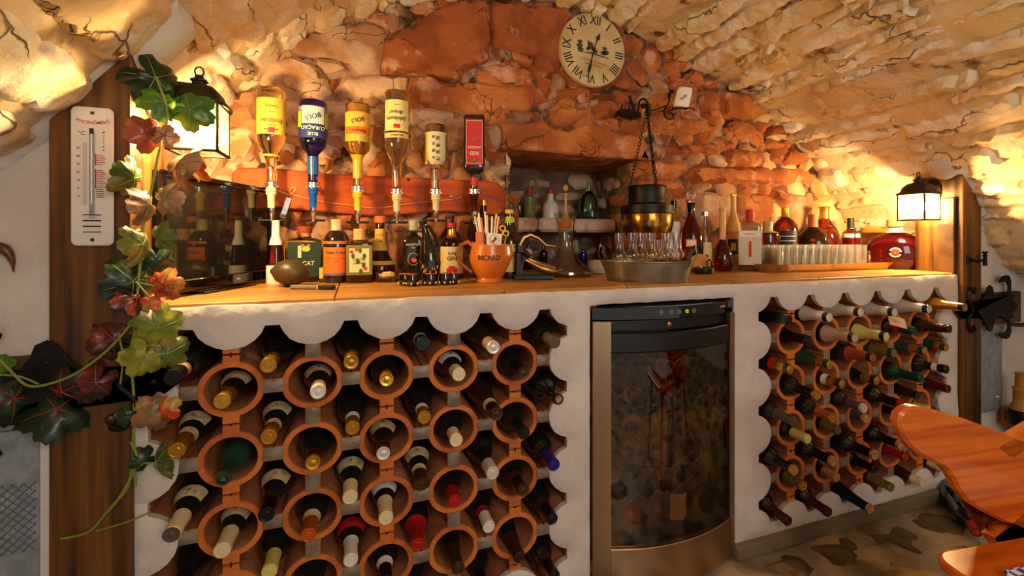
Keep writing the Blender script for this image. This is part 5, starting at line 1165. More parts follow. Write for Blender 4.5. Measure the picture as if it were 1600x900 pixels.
def shotmesh2():
    mb = MB(); n = 32; pr = [(0, 0), (.0185, 0), (.0195, .004), (.0225, .112), (.0235, .118), (.0222, .118), (.0205, .108), (.0170, .018), (0, .014)]
    mb.lathe(pr, n); mb.v = [(x*(1+.035*cos(8*atan2(y, x))*(1 if z < .112 else 0)), y*(1+.035*cos(8*atan2(y, x))*(1 if z < .112 else 0)), z) for x, y, z in mb.v]
    me = mb.mesh('glass_body', .8); me.materials.append(M_SHOT); return me
SM = shotmesh2(); k = 0; rw = ['front row', 'middle row', 'back row']
for r_ in range(3):
    for c_ in range(11 if r_ < 2 else 10):
        X = xa+.062+c_*.0515+(.0257 if r_ % 2 else 0); Y = ty-.066+r_*.052
        g = thing('fluted_tumbler', 'fluted tumbler on the gold tray, %s, %s from left' % (rw[r_], ('first second third fourth fifth sixth seventh eighth ninth tenth eleventh').split()[c_]), 'glass', (X, Y, ZC+.0035), 0, 'fluted tumblers on the gold tray'); link('glass_body', SM, g, rot=(0, 0, k*.7)); k += 1
# two green-stemmed wine glasses standing upside down
M_GST = mat('green_stem_glass', (.25, .62, .30, 1), .03, trans=1, ior=1.45)
for px, nm in ((1292, 'left'), (1336, 'right')):
    Y = ty+.03; q = on_y(px, 370, Y); g = thing('green_stem_wine_glass', 'upside-down wine glass with green stem and foot on the tray, %s one' % nm, 'glass', (q.x, Y, ZC+.004), 0, 'green-stemmed wine glasses')
    zt = CZ+(370-356)*zd(px, Y)/F-ZC-.004
    mb = MB(); o_ = [(.034, 0), (.040, .02), (.042, .045), (.034, .066), (.016, .078), (.006, .084)]; mb.lathe(o_+[(r-.0012, z) for r, z in o_[::-1]], 28); mb.build('bowl', M_CLEAR, g)
    mb = MB(); mb.tube([(0, 0, .084), (0, 0, zt-.004)], .0035, 8); mb.lathe([(0, zt-.006), (.012, zt-.004), (.036, zt-.001), (.036, zt), (0, zt)], 28); mb.build('stem_and_foot', M_GST, g)
g = thing('low_stack_glass', 'small low tumbler on the tray right of the shot glasses', 'glass', (on_y(1362, 370, ty).x, ty, ZC+.004)); mb = MB(); mb.lathe([(.028, 0), (.024, .05), (.022, .05), (.026, 0)], 24); mb.build('glass_body', M_CLEAR, g)
for i, px in enumerate((1358, 1378)):
    q = on_y(px, 370, ty-.03); g = thing('beaded_glass', 'tall cut-glass stem beside the round ruby bottle, %s one' % ('left', 'right')[i], 'glass', (q.x, ty-.03, ZC+.004), 0, 'cut-glass stems on the tray')
    mb = MB(); mb.lathe([(0, 0), (.022, 0), (.022, .003), (.006, .010)]+[(.005+.0035*(j % 2), .014+j*.006) for j in range(12)]+[(0, .088)], 16); mb.build('glass_body', M_CLEAR, g)
# bottles behind the tray
place('amber_stub_bottle', 'short amber bottle with pale wrapped neck behind the tray', 1200, .46, 346, 34, 'short', G_RUM, (.76, P('pale_wrap', RGB(176, 168, 110)), .003), [])
t = place('dark_label_cognac', 'red-brown bottle with gold capsule and striped dark label behind the tray', 1227, .47, 325, 36, 'jug', G_RUM, (.84, K['gold'], .002), [(.12, .62, 1.0, M_LABD)])
for j in range(4):
    mb = MB(); mb.lathe([(t['R']*1.0+.003, t['H']*(.30+j*.075)), (t['R']+.003, t['H']*(.312+j*.075))], 8, a0=-pi/2-.8, a1=-pi/2+.8); mb.build('label_line', p_wht, t)
t = place('round_cognac_bottle', 'low round black-brown bottle with gold seal behind the shot glasses', 1270, .44, 335, 48, 'flask', G_DKB, (.76, P('cognac_cap', RGB(190, 110, 50)), .004), [], fy=.55)
H, R = t['H'], t['R']; blob(t, 0, H*.52, -R*.52, .012, .008, p_red, 'seal'); mb = MB(); mb.tube([(R*.7*cos(q), -R*.57, H*.05+R*.75*sin(q)) for q in np.linspace(.5, pi-.5, 14)], .0022, 6); mb.build('gold_arc', M_GOLDP, t); mb = MB(); mb.box((0, -R*.56, H*.36), (.014, .003, H*.2)); mb.build('gold_strip', M_GOLDP, t)
place('tall_cognac_bottle', 'tall red-brown bottle with gold capsule behind the green-stemmed glasses', 1288, .50, 323, 42, 'croft', G_RUM, (.80, K['gold'], .001), [])
t = place('red_vermouth_bottle', 'bright red bottle with black and white neck', 1329, .46, 341, 24, 'spirit', glassm('bright_red', (.75, .01, .03, 1)), (.80, M_LABD, .001), [(.60, .68, pi, p_wht)])
place('yellow_liqueur_bottle', 'golden bottle with tall gold capsule near the right lantern', 1367, .46, 332, 32, 'spirit', G_AMB, (.74, K['gold'], .002), [(.62, .74, pi, p_yel)])
# big ruby round bottle
loc, H, R, ro = stand(1399, .25, 343, 75); t = bottle('ruby_round_bottle', 'big round ruby-red flat bottle with white ring lettering and wooden stopper', H, R, 'flask', glassm('ruby', (.55, .012, .012, 1)), (.86, P('stopper_wood', RGB(196, 122, 60)), .008), [(.74, .85, pi, p_wht)], loc, ro, fy=.5)
y = -R*.5-.001
mb = MB(); mb.tube([(.013*cos(q), y, H*.34+.013*sin(q)) for q in np.linspace(0, 2*pi, 20)[:-1]], .0012, 5, closed=True); mb.build('ring', p_org, t); blob(t, 0, H*.34, y, .010, .010, p_red, 'medallion')
mb = MB(); mb.box((0, y-.001, H*.34), (.012, .001, .003)); mb.box((0, y-.001, H*.34), (.003, .001, .012)); mb.build('cross', M_GOLDP, t)
for j in range(24):
    if j in (0, 12, 11, 23): continue
    q = j*2*pi/24; mb = MB(); mb.box((0, 0, 0), (.0035, .001, .006)); mb.build('letter', p_wht, t, smooth=0, loc=(.021*cos(q), y+.001, H*.34+.021*sin(q)), rot=(0, pi/2-q, 0))
# ================================================================== WALL BOARD WITH OPTIC DISPENSERS
bt = [on_y(x, y, .57) for x, y in ((362, 272), (372, 262), (420, 262), (520, 272), (610, 276), (700, 280), (770, 284), (786, 292), (790, 305), (788, 330), (778, 336), (700, 330), (640, 334), (600, 338), (560, 336), (470, 328), (400, 318), (368, 322), (362, 300))]
t = thing('dispenser_board', 'long wavy-edged red-brown varnished board fixed to the stone wall behind inverted bottles', 'board', (0, 0, 0))
mb = MB(); mb.prism(densify([(p.x, p.z) for p in bt], .04), .565, .592, bev=.005); mb.build('plank', M_BOARD, t)
for (px, py) in ((638, 281), (706, 307)):
    p = on_y(px, py, .565); mb = MB(); mb.lathe([(0, .002), (.006, .001), (.007, 0)], 12, Matrix.Translation(p) @ Matrix.Rotation(pi/2, 4, 'X')); mb.build('screw' if px > 650 else 'knot', M_CHROME if px > 650 else P('knot', RGB(60, 26, 10)), t)
w = thing('fairy_wire', 'thin pale wire looped along the red-brown board', 'wire', (0, 0, 0)); mb = MB()
pts = [on_y(x, y, .556) for x, y in ((430, 298), (440, 300), (452, 304), (462, 296), (456, 293), (454, 302), (480, 310), (510, 316), (545, 320), (590, 325), (640, 318), (700, 312), (722, 308))]
mb.tube(catmull([tuple(p) for p in pts], 5), .0011, 5); mb.build('wire', p_cream, w)
YB = .475
def optic(px, ycol, ytip, cone, nm, gauge=False):
    p = on_y(px, ycol, YB); zq = zd(px, YB)/F; t = thing('optic_dispenser', 'chrome optic dispenser with %s' % nm, 'dispenser', (p.x, YB, p.z), face_cam(p), 'chrome optic dispensers on the board')
    h = (ytip-ycol)*zq
    mb = MB(); mb.lathe([(.010, .012), (.022, .012), (.026, .009), (.026, .004), (.020, .003), (.020, -.001), (.028, -.002), (.028, -.008), (.020, -.010), (.012, -.014)], 28); mb.build('collar', M_CHROME, t)
    mb = MB(); mb.lathe([(.016, -.012), (.019, -.018), (.016, -.022), (.018, -.028), (.013, -.034), (.0115, -h*.62), (0, -h*.62)], 20); mb.build('cone', cone, t)
    mb = MB(); mb.lathe([(.0105, -h*.56), (.0105, -h*.80), (.007, -h*.84), (.0065, -h), (0, -h)], 18); mb.build('spout', M_CHROME, t)
    mb = MB(); mb.tube([(-.040, 0, -h*.97), (.040, 0, -h*.97)], .0042, 10); mb.build('lever_bar', M_BLK, t)
    mb = MB(); mb.box((0, .05, .0), (.012, .085, .008), bev=.002); mb.build('bracket', M_CHROME, t)
    if gauge: mb = MB(); mb.box((0, 0, 0), (.020, .010, .075), bev=.002); mb.build('gauge', M_CLEAR, t, loc=(.045, 0, -h*.6), rot=(0, .28, 0))
    return t
def hang(name, label, px, ytop, ycol, w, kind, glass, labels, neck=None, sq=1.0, fy=1.0):
    p = on_y(px, ytop, YB); zq = zd(px, YB)/F; H = (ycol-2-ytop)*zq; R = w/2*zq
    rz = face_cam(p); t = bottle(name, label, H, R, kind, glass, None, labels, p, rz, sq=sq, fy=fy, group=None)
    t.rotation_mode = 'QUATERNION'; t.rotation_quaternion = (Matrix.Rotation(rz, 3, 'Z') @ Matrix.Rotation(pi, 3, 'Y')).to_quaternion(); t['H'] = H
    if neck:
        mb = MB(); mb.lathe(sl_(sprof(kind, H, R), neck[0]*H, neck[1]*H, .0012), 24); mb.build('neck_sleeve', neck[2], t)
    return t
PROF['optA'] = [(0, 0), (.90, 0), (1, .02), (1, .48), (.97, .55), (.80, .64), (.50, .71), (.40, .76), (.36, .86), (.36, .98), (0, 1)]
PROF['optB'] = [(0, 0), (.90, 0), (1, .02), (1, .50), (.92, .56), (.55, .62), (.40, .65), (.37, .70), (.36, .98), (0, 1)]
T = hang('inverted_schnapps_bottle', 'upside-down bottle with big yellow label, leftmost on the board', 424, 140, 288, 41, 'optA', G_PALE, [(.12, .50, 1.45, p_yel)], (.70, .72, p_yel))
R, H = T['R'], T['H']; text_on('Erntländer', .0215, p_ink, T, 0, H*.36, R=R+.0018, wide=.8); text_on('Edler', .012, p_ink, T, 0, H*.41, R=R+.0018); text_on('Gebirgs', .013, p_grn, T, 0, H*.21, R=R+.0018); text_on('KLARER', .005, p_ink, T, 0, H*.27, R=R+.0018)
mb = MB(); mb.lathe([(R+.0016, H*.43), (R+.0018, H*.485)], 6, a0=-pi/2-.22, a1=-pi/2+.22); mb.build('crest', p_red, T)
mb = MB(); mb.lathe([(R+.0015, H*.445), (R+.0016, H*.455)], 8, a0=-pi/2-.5, a1=-pi/2+.5); mb.lathe([(R+.0015, H*.465), (R+.0016, H*.472)], 8, a0=-pi/2-.4, a1=-pi/2+.4); mb.build('wings', p_ink, T)
optic(424, 290, 346, K['cream'], 'cream cone under the leftmost bottle', gauge=True)
T = hang('inverted_blue_liqueur', 'upside-down blue liqueur bottle with blue and lime label', 489, 159, 288, 41, 'optB', G_BLU, [(.08, .47, 1.5, p_blu), (.09, .30, .85, p_wht), (.09, .14, 1.5, p_wht)], (.68, .90, P('bright_blue', RGB(24, 84, 160), .3)))
R, H = T['R'], T['H']
for s in (-1, 1): mb = MB(); mb.lathe([(R+.002, H*.15), (R+.002, H*.34)], 5, a0=-pi/2+s*.88, a1=-pi/2+s*1.35); mb.build('lime_print', p_lim, T)
text_on('CURAÇAO', .0175, p_wht, T, 0, H*.350, R=R+.0026); text_on('BLUE', .015, p_wht, T, 0, H*.425, R=R+.0026); text_on('BOLS', .024, p_blu, T, .0, H*.215, R=R+.0026, rot=.35)
optic(489, 290, 346, K['blue'] if False else P('blue_cone', RGB(18, 84, 176), .3), 'bright blue cone')
T = hang('inverted_banana_liqueur', 'upside-down golden liqueur bottle with yellow and orange label', 559, 163, 294, 37, 'optB', G_YEL, [(.12, .47, 1.4, p_yel), (.40, .46, 1.5, P('olive_green', RGB(120, 130, 50)))], (.62, .90, P('yellow_sleeve', RGB(206, 160, 36), .3)))
R, H = T['R'], T['H']; text_on('BOLS', .021, p_ink, T, 0, H*.22, R=R+.0026, rot=.3); text_on('Bananes', .0185, P('brown_ink', RGB(90, 30, 10)), T, 0, H*.35, R=R+.0026, wide=.95)
mb = MB(); mb.lathe([(R+.0014, H*.30), (R+.0016, H*.39)], 14, a0=-pi/2-1.2, a1=-pi/2+1.2); mb.build('orange_band', p_org, T)
optic(559, 296, 349, P('yellow_cone', RGB(222, 186, 40), .3), 'yellow cone')
T = hang('inverted_blend_bottle', 'tall upside-down clear bottle with long pale yellow label', 620, 144, 298, 37, 'optA', G_PALE, [(.11, .42, 1.15, P('pale_label', RGB(226, 210, 130))), (.44, .49, 1.25, P('pale_band', RGB(214, 190, 110)))])
R, H = T['R'], T['H']; text_on('Jubilaum', .0215, p_ink, T, 0, H*.30, R=R+.002, shear=.4); text_on('Brand', .020, p_ink, T, 0, H*.235, R=R+.002, shear=.4); text_on('MALBORG', .0095, p_ink, T, 0, H*.465, R=R+.002, space=1.15); text_on('FEINSTER', .005, p_ink, T, 0, H*.16, R=R+.002)
mb = MB(); mb.lathe([(R+.0014, H*.355), (R+.0016, H*.395)], 5, a0=-pi/2-.25, a1=-pi/2+.25); mb.build('red_seal', p_red, T)
optic(620, 300, 349, K['cream'], 'cream cone under the tall pale-labelled bottle')
T = hang('inverted_rice_spirit', 'short upside-down clear bottle with black vertical lettering on cream label', 681, 196, 298, 33, 'optB', G_PALE, [(.13, .62, 1.35, P('cream2', RGB(214, 200, 160)))])
R, H = T['R'], T['H']
mb = MB(); mb.lathe([(R+.0014, H*.13), (R+.0014, H*.62)], 4, a0=-pi/2+.85, a1=-pi/2+1.35); mb.build('yellow_strip', p_yel, T)
for i, c in enumerate('玫瑰露酒'): text_on(c, .017, p_ink, T, -.008, H*(.54-.105*i), R=R+.002)
for i, c in enumerate('中國天津'): text_on(c, .013, p_ink, T, .009, H*(.52-.105*i), R=R+.002)
for s in (-1, 1): mb = MB(); mb.lathe([(R+.0022, H*.16), (R+.0022, H*.59)], 3, a0=-pi/2+s*1.12-.06, a1=-pi/2+s*1.12+.06); mb.build('small_print', p_ink, T)
optic(681, 300, 346, K['cream'], 'cream cone under the short lettered bottle')
T = hang('inverted_red_label_bottle', 'upside-down black flat bottle with red label, rightmost on the board', 741, 182, 298, 33, 'short', G_BLK, [(.06, .68, .80, p_red)], None, sq=.45, fy=.7)
R, H = T['R'], T['H']; y = -R*.7-.0022
text_on('RED', .019, p_wht, T, 0, H*.52, y); text_on('WODKA', .013, p_wht, T, 0, H*.44, y); blob(T, 0, H*.33, y, .008, .005, p_olv); blob(T, 0, H*.62, y, .009, .010, p_grn); blob(T, 0, H*.61, y-.0004, .004, .005, p_org)
mb = MB()
for s in (-1, 1): mb.box((s*R*.74, y+.0003, H*.37), (.0012, .0008, H*.58))
for z_ in (.085, .655): mb.box((0, y+.0003, H*z_), (R*1.48, .0008, .0012))
mb.build('label_border', p_wht, T, smooth=0); mb = MB(); mb.lathe([(R*.37, H*.84), (R*.37, H*.95)], 16); mb.build('neck_label', p_red, T)
optic(741, 300, 350, P('dark_cone', RGB(60, 12, 8), .2), 'dark red cone')

# ================================================================== CLOCK
p = on_y(924, 80, .585); t = thing('wall_clock', 'round cream vintage wall clock with black roman numerals above the niche', 'clock', (p.x, .578, p.z)); RC = .166
mb = MB(); mb.lathe([(0, .012), (RC*.985, .012), (RC, .008), (RC, -.014), (0, -.014)], 64, Matrix.Rotation(pi/2, 4, 'X')); mb.build('face', mat('clock_face', RGB(206, 186, 138), .6, col2=RGB(186, 160, 104), scale=7), t)
for i, n in enumerate(['XII', 'I', 'II', 'III', 'IIII', 'V', 'VI', 'VII', 'VIII', 'IX', 'X', 'XI']):
    a_ = i*pi/6+radians(5); o = text_on(n, .060, p_ink, t, 0, 0, 0, name='numeral', wide=.78); o.location = (RC*.80*sin(a_), -.0125, RC*.80*cos(a_)); o.rotation_euler = (0, a_, 0)
mb = MB(); a_ = radians(22); mb.prism([(-.002, -.01), (.002, -.01), (.0025, .045), (.011, .058), (.002, .078), (0, .088), (-.002, .078), (-.011, .058), (-.0025, .045)], -.0175, -.0165, Matrix.Rotation(a_, 4, 'Y')); mb.build('hour_hand', p_ink, t, smooth=0)
mb = MB(); a_ = radians(194); mb.prism([(-.002, -.012), (.002, -.012), (.003, .06), (.0075, .092), (.001, .13), (-.001, .13), (-.0075, .092), (-.003, .06)], -.0195, -.0185, Matrix.Rotation(a_, 4, 'Y')); mb.lathe([(0, .021), (.009, .02), (.009, .012)], 16, Matrix.Rotation(pi/2, 4, 'X')); mb.build('minute_hand', p_ink, t, smooth=0)
M_CINK = P('green_black_ink', RGB(66, 68, 48)); mb = MB()
for (x, z_, r_) in ((-.068, .028, .012), (-.070, .010, .016), (-.066, -.008, .015), (.058, .012, .012), (.064, -.006, .016), (.050, -.010, .014), (-.028, .0, .010), (.010, -.008, .012)):
    mb.prism([(x+r_*(1+.3*sin(5*q))*cos(q), z_+r_*.7*sin(q)) for q in np.linspace(0, 2*pi, 14)[:-1]], -.0128, -.0122)
mb.prism([(-.03, .0), (-.03, .03), (-.025, .045), (-.02, .03), (-.01, .034), (0, .022), (0, 0)], -.0128, -.0122); mb.prism([(-.085, -.018), (-.01, -.014), (.08, -.030), (.078, -.034), (0, -.022), (-.03, -.020)], -.0128, -.0122); mb.build('village_print', M_CINK, t, smooth=0)
text_on('CHATEAU DE FRANCE', .0135, P('faded_red', RGB(176, 96, 60)), t, 0, -.055, -.0127, rot=-.16); text_on('GRAND VIN DE BORDEAUX', .007, p_ink, t, 0, -.072, -.0127, rot=-.12); text_on('Appellation', .010, p_ink, t, -.035, -.125, -.0127, rot=-.2)

# ================================================================== IRON BRACKET WITH GLASS VESSEL
t = thing('iron_bracket', 'black wrought iron scroll bracket on the wall carrying chains and a ring', 'bracket', (0, 0, 0)); Yb = .545
def W3(x, y, Y=Yb): return on_y(960+x/8.18, 130+y/8.18, Y)
def itube(pts, r, name='scroll', Y=Yb, m=None): mb = MB(); mb.tube(catmull([tuple(W3(x, y, Y)) for x, y in pts], 5), r, 7); mb.build(name, m or M_IRON, t)
mb = MB(); mb.prism([(q.x, q.z) for q in (W3(60, 345), W3(180, 335), (W3(330, 380)), W3(335, 435), W3(200, 440), W3(62, 395))], Yb-.01, Yb+.03, bev=.002); mb.build('wall_plate', M_IRON, t)
itube([(100, 270), (95, 330), (140, 370), (190, 330), (180, 240)], .004); itube([(190, 160), (215, 240), (250, 330), (230, 440), (205, 465)], .007); itube([(300, 390), (310, 300), (330, 220), (380, 200), (420, 250), (425, 330), (405, 375), (430, 400)], .005); itube([(340, 290), (380, 270), (410, 300), (370, 310), (345, 300)], .006)
itube([(430, 355), (540, 335), (620, 305), (665, 290)], .0035, 'arm', .53); itube([(720, 100), (700, 150), (700, 230), (670, 290), (640, 340), (640, 400), (680, 455), (730, 455), (760, 420), (735, 395)], .004, 'scroll', .53); itube([(705, 105), (745, 110)], .006, 'finial', .53); itube([(700, 130), (702, 185)], .008, 'finial', .53)
c = W3(860, 355, .50); rr_ = (1015-705)/2/8.18*zd(1065, .5)/F
mb = MB(); mb.tube([(c.x+rr_*cos(a_), .50+rr_*.9*sin(a_), c.z) for a_ in np.linspace(0, 2*pi, 25)[:-1]], .0035, 7, closed=True); mb.build('ring', M_IRON, t)
g = thing('upturned_glass_vessel', 'clear glass vessel with white printed emblem upside down in the iron ring', 'vessel', (c.x, .50, c.z), (0, radians(12), face_cam(c))); pr = [(.012, -.018), (.030, -.010), (rr_*.92, .005), (rr_*.95, .03), (rr_*.94, .075), (rr_*.80, .105), (rr_*.45, .122), (.008, .128), (.006, .150), (0, .152)]
mb = MB(); mb.lathe(pr+[(max(0, r-.0015), z-.001) for r, z in pr[::-1]], 28); mb.build('glass', M_CLEAR, g)
mb = MB(); mb.lathe([(rr_*.96, .008), (rr_*.965, .03), (rr_*.955, .075), (rr_*.84, .098)], 12, a0=-pi/2-.75, a1=-pi/2+.55); mb.build('white_emblem', P('bright_white', RGB(240, 234, 226)), g)
text_on('fein', .022, p_ink, g, -.002, .05, R=rr_*.97+.001, rot=.9)
a_, b_ = on_y(1060, 184, .50), on_y(1016, 292, .49); g = thing('glass_tube', 'thin clear glass tube running from the upturned vessel down to the drum', 'tube', (0, 0, 0)); mb = MB(); mb.tube([a_, a_.lerp(b_, .52), b_], .0045, 10); mb.sphere(a_.lerp(b_, .55), .007, 10, 8); mb.build('tube', G_CL, g)

# ================================================================== TELEVISION
pA, pB = Vector((-.082, .085, ZC)), Vector((.095, .540, ZC)); dv = pB-pA; ang = atan2(dv.y, dv.x); Wt = dv.length; Ht = .318
t = thing('television', 'black flat-screen television with glossy screen standing at the left end', 'television', (pA+pB)/2, (0, 0, ang))
mb = MB(); mb.box((0, .014, .012+Ht/2), (Wt, .026, Ht), bev=.004); mb.build('casing', M_BLK, t)
mb = MB()
for (c_, d_) in (((0, -.002, .012+.016), (Wt, .012, .034)), ((0, -.002, .012+Ht-.008), (Wt, .012, .016)), ((-Wt/2+.008, -.002, .012+Ht/2), (.016, .012, Ht)), ((Wt/2-.008, -.002, .012+Ht/2), (.016, .012, Ht))): mb.box(c_, d_, bev=.003)
mb.build('bezel', M_BLKG, t)
mb = MB(); mb.box((0, .001, .012+Ht/2+.008), (Wt-.03, .003, Ht-.045)); mb.build('screen', mat('screen_glass', (.008, .007, .006, 1), .02, spec=.5, coat=.4), t, smooth=0)
mb = MB(); mb.box((0, .02, .004), (.24, .09, .008), bev=.003); mb.build('stand', M_BLKG, t); text_on('○○○', .007, M_CHROME, t, .05, .028, -.0086, name='logo')
mb = MB(); mb.box((-.2, -.0085, .022), (.004, .002, .004)); mb.build('standby_light', mat('red_led', RGB(220, 20, 20), .4, emit=(1, .05, .03, 1), es=3), t, smooth=0)

# ================================================================== THERMOMETER ON THE LEFT POST
c = on_y(145.5, 276, -.026); zq = zd(145, -.026)/F; hw, hh = 33.5*zq*.98, 108*zq
t = thing('cellar_thermometer', 'white enamel wall thermometer with red and black lettering on the left post', 'thermometer', (c.x, -.0245, c.z)); hw = (on_y(179, 276, -.026).x-on_y(112, 276, -.026).x)/2
def rrect(w, h, r, n=6): return [(sx*(w-r)+r*cos(q0+k*pi/2/n), sz*(h-r)+r*sin(q0+k*pi/2/n)) for sx, sz, q0 in ((1, 1, 0), (-1, 1, pi/2), (-1, -1, pi), (1, -1, 3*pi/2)) for k in range(n+1)]
mb = MB(); mb.prism(rrect(hw, hh, .012), -.006, 0, bev=.002); mb.build('plate', M_WHITE, t)
def tx(s, size, m, px, py, **k): q = on_y(px, py, -.0315); return text_on(s, size, m, t, q.x-c.x, q.z-c.z, -.0065, **k)
tx('PINCEHŐMÉRŐ', .0098, M_INKR, 145, 192, arc=-.09, wide=.9); tx('°C', .012, p_ink, 127, 208)
for i, ch in enumerate('MUSTRA'): tx(ch, .0062, p_ink, 161.5, 207+i*5.6)
for i, n in enumerate(['50', '40', '30', '20', '10', '0', '10']): tx(n, .0072, p_ink if i < 5 else M_INKR, 122, 231+i*12.6)
mb = MB(); x0, x1 = on_y(129, 0, -.031).x-c.x, on_y(136, 0, -.031).x-c.x; mb.box(((x0+x1)/2, -.0063, on_y(0, 271, -.031).z-c.z+.03 if False else .006), (x1-x0, .0006, .138)); mb.build('scale_band', P('pale_scale', RGB(196, 184, 180)), t, smooth=0)
mb = MB(); xt = on_y(144, 0, -.031).x-c.x; mb.tube([(xt, -.009, hh-.048), (xt, -.009, -hh+.070)], .0033, 8); mb.build('tube', M_CLEAR, t); mb = MB(); mb.box((xt, -.0072, 0), (.0105, .0006, 2*hh-.12)); mb.build('tube_recess', P('grey_recess', RGB(176, 170, 168)), t, smooth=0)
mb = MB(); mb.tube([(xt, -.009, hh-.048), (xt, -.009, hh-.060)], .0037, 8)
for i in range(4): mb.box((xt, -.0072, -hh+.068-i*.0125), (.032, .0008, .0018 if i not in (1, 2) else .0028))
mb.build('black_bars', p_ink, t, smooth=0)
for (y0, n, m) in ((242, 6, M_INKR), (266, 10, M_INKR), (296, 5, p_ink)):
    mb = MB(); q = on_y(150, y0, -.0315)
    for i in range(n): L_ = .012+.008*((i*37) % 5)/5*(1 if m is M_INKR else .4); mb.box((q.x-c.x+L_/2, -.0068, q.z-c.z-i*.0042), (L_, .0006, .0014))
    if m is M_INKR: mb.box((q.x-c.x-.001, -.0068, q.z-c.z-(n-1)*.0021), (.0022, .0006, n*.0042))
    mb.build('fine_print', m, t, smooth=0)
for s in (1, -1): mb = MB(); mb.lathe([(0, .002), (.003, .0015), (.004, 0)], 12, Matrix.Translation((xt, -.006, s*(hh-.013))) @ Matrix.Rotation(pi/2, 4, 'X')); mb.build('screw', K['bronze'], t)

# ================================================================== IRON STRAPS, KNOB, HOOK, PANELS
half = [(60, 385), (95, 362), (130, 350), (230, 320), (300, 285), (350, 245), (395, 195), (425, 140), (455, 125), (485, 140), (500, 185), (530, 222), (580, 232), (640, 215), (672, 180), (676, 140), (655, 112), (620, 108), (575, 112), (570, 98), (600, 70), (650, 58), (695, 68), (715, 110), (712, 170), (700, 210), (740, 205), (752, 222), (728, 240), (745, 255), (785, 275), (800, 296)]
cy_ = 296
full = half+[(x, 2*cy_-y) for x, y in half[::-1][1:]]
full[0] = (58, 296); full = [(58, cy_)]+half[2:]+[(x, 2*cy_-y) for x, y in half[::-1][1:-2]]
def strap(xtip, sgn, zc, s, label):
    t = thing('iron_strap_hinge', label, 'hinge', (xtip, 0, zc)); mb = MB()
    mb.prism([(sgn*(x-58)*s, (cy_-y)*s) for x, y in full], -.034, -.028, bev=.0015); mb.build('plate', M_IRON, t)
    for (x, y) in ((455, 200), (455, 392), (560, 296), (250, 296), (150, 296)): mb = MB(); mb.lathe([(0, .005), (.005, .0035), (.007, 0)], 12, Matrix.Translation((sgn*(x-58)*s, -.034, (cy_-y)*s)) @ Matrix.Rotation(pi/2, 4, 'X')); mb.build('rivet', M_IRON, t)
    for d_ in (1, -1):
        mb = MB(); mb.tube(catmull([(sgn*(x-58)*s, -.034, d_*(cy_-y)*s) for x, y in ((300, 290), (230, 250), (200, 210), (215, 160), (250, 140), (280, 150), (262, 185))], 5), [.009]*6+[.008]*25, 7) if False else mb.tube(catmull([(sgn*(x-58)*s, -.033, d_*(cy_-y)*s) for x, y in ((250, 290), (205, 235), (205, 180), (240, 142), (275, 148), (262, 180))], 5), .0065, 7); mb.build('curl', M_IRON, t)
    return t
s_ = .46/742
strap(2.842, 1, .752, s_, 'black iron fleur-shaped strap hinge crossing the right post and rail')
strap(.006, -1, .745, s_*1.02, 'black iron fleur-shaped strap hinge crossing the left post, partly behind leaves')
t = thing('door_knob', 'small dark brass knob on the left post below the iron strap', 'knob', on_y(178, 650, -.022)); mb = MB(); mb.lathe([(0, .026), (.009, .022), (.010, .016), (.005, .010), (.006, 0)], 16, Matrix.Rotation(pi/2, 4, 'X')); mb.build('knob', K['bronze'], t)
t = thing('shutter_hook', 'iron holdback hook with small turned finial on the right post', 'hook', on_y(1513, 405, -.024))
mb = MB(); mb.box((0, 0, -.002), (.022, .006, .042), bev=.002); mb.tube([(0, -.006, 0), (.03, -.01, -.006), (.095, -.012, -.008)], .0055, 8); mb.tube([(.095, -.012, -.030), (.095, -.012, .006)], .008, 10); mb.lathe([(.004, .006), (.010, .014), (.005, .020), (.011, .030), (.010, .034), (0, .034)], 12, Matrix.Translation((.095, -.012, 0))); mb.build('hook', M_IRON, t)
M_GP = mat('frosted_grey_glass', RGB(146, 152, 158), .35, col2=RGB(128, 134, 140), scale=30, bump=.0015, bscale=120)
def gpanel(name, label, x0, x1, z0, z1, net=True, roundb=0):
    t = tag(thing(name, label, 'panel', ((x0+x1)/2, -.004, (z0+z1)/2)), kind=None); w, h = (x1-x0)/2, (z1-z0)/2
    mb = MB(); mb.prism([(-w, -h), (w, -h), (w, h), (-w, h)], -.004, .004, bev=.001); mb.build('pane', M_GP, t)
    if net:
        mb = MB()
        for zc_ in (.17, -.10):
            S_ = .075
            for k in range(-8, 9):
                for sg in (1, -1):
                    o_ = k*.018; lo_, hi_ = max(-S_, -S_-o_), min(S_, S_-o_)
                    if hi_-lo_ > .01: mb.tube([(.095+o_+lo_, -.005, zc_+sg*lo_), (.095+o_+hi_, -.005, zc_+sg*hi_)], .0011, 4)
        mb.build('lattice', mat('lattice_grey', RGB(92, 96, 102), .6), t, smooth=0)
    return t
gp = gpanel('frosted_pane_door', 'grey textured panel with crossed lattice below the left rail', -.62, -.268, ZF, .658)
mb = MB(); mb.box((-.257, -.004, .30), (.018, .02, .72), bev=.002); o = mb.build('trim_6', M_PLAS); tag(o, 'white reveal strip beside the left grey panel', 'structure', kind='structure')
gp = gpanel('metal_plate', 'narrow grey metal plate with a white button below the right rail', 3.050, 3.235, .27, .672, net=False)
mb = MB(); mb.sphere((0, 0, 0), .011, 12, 8, (1.3, .5, .6)); mb.build('white_button', M_WHITE, gp, loc=(.045, -.008, -.135))
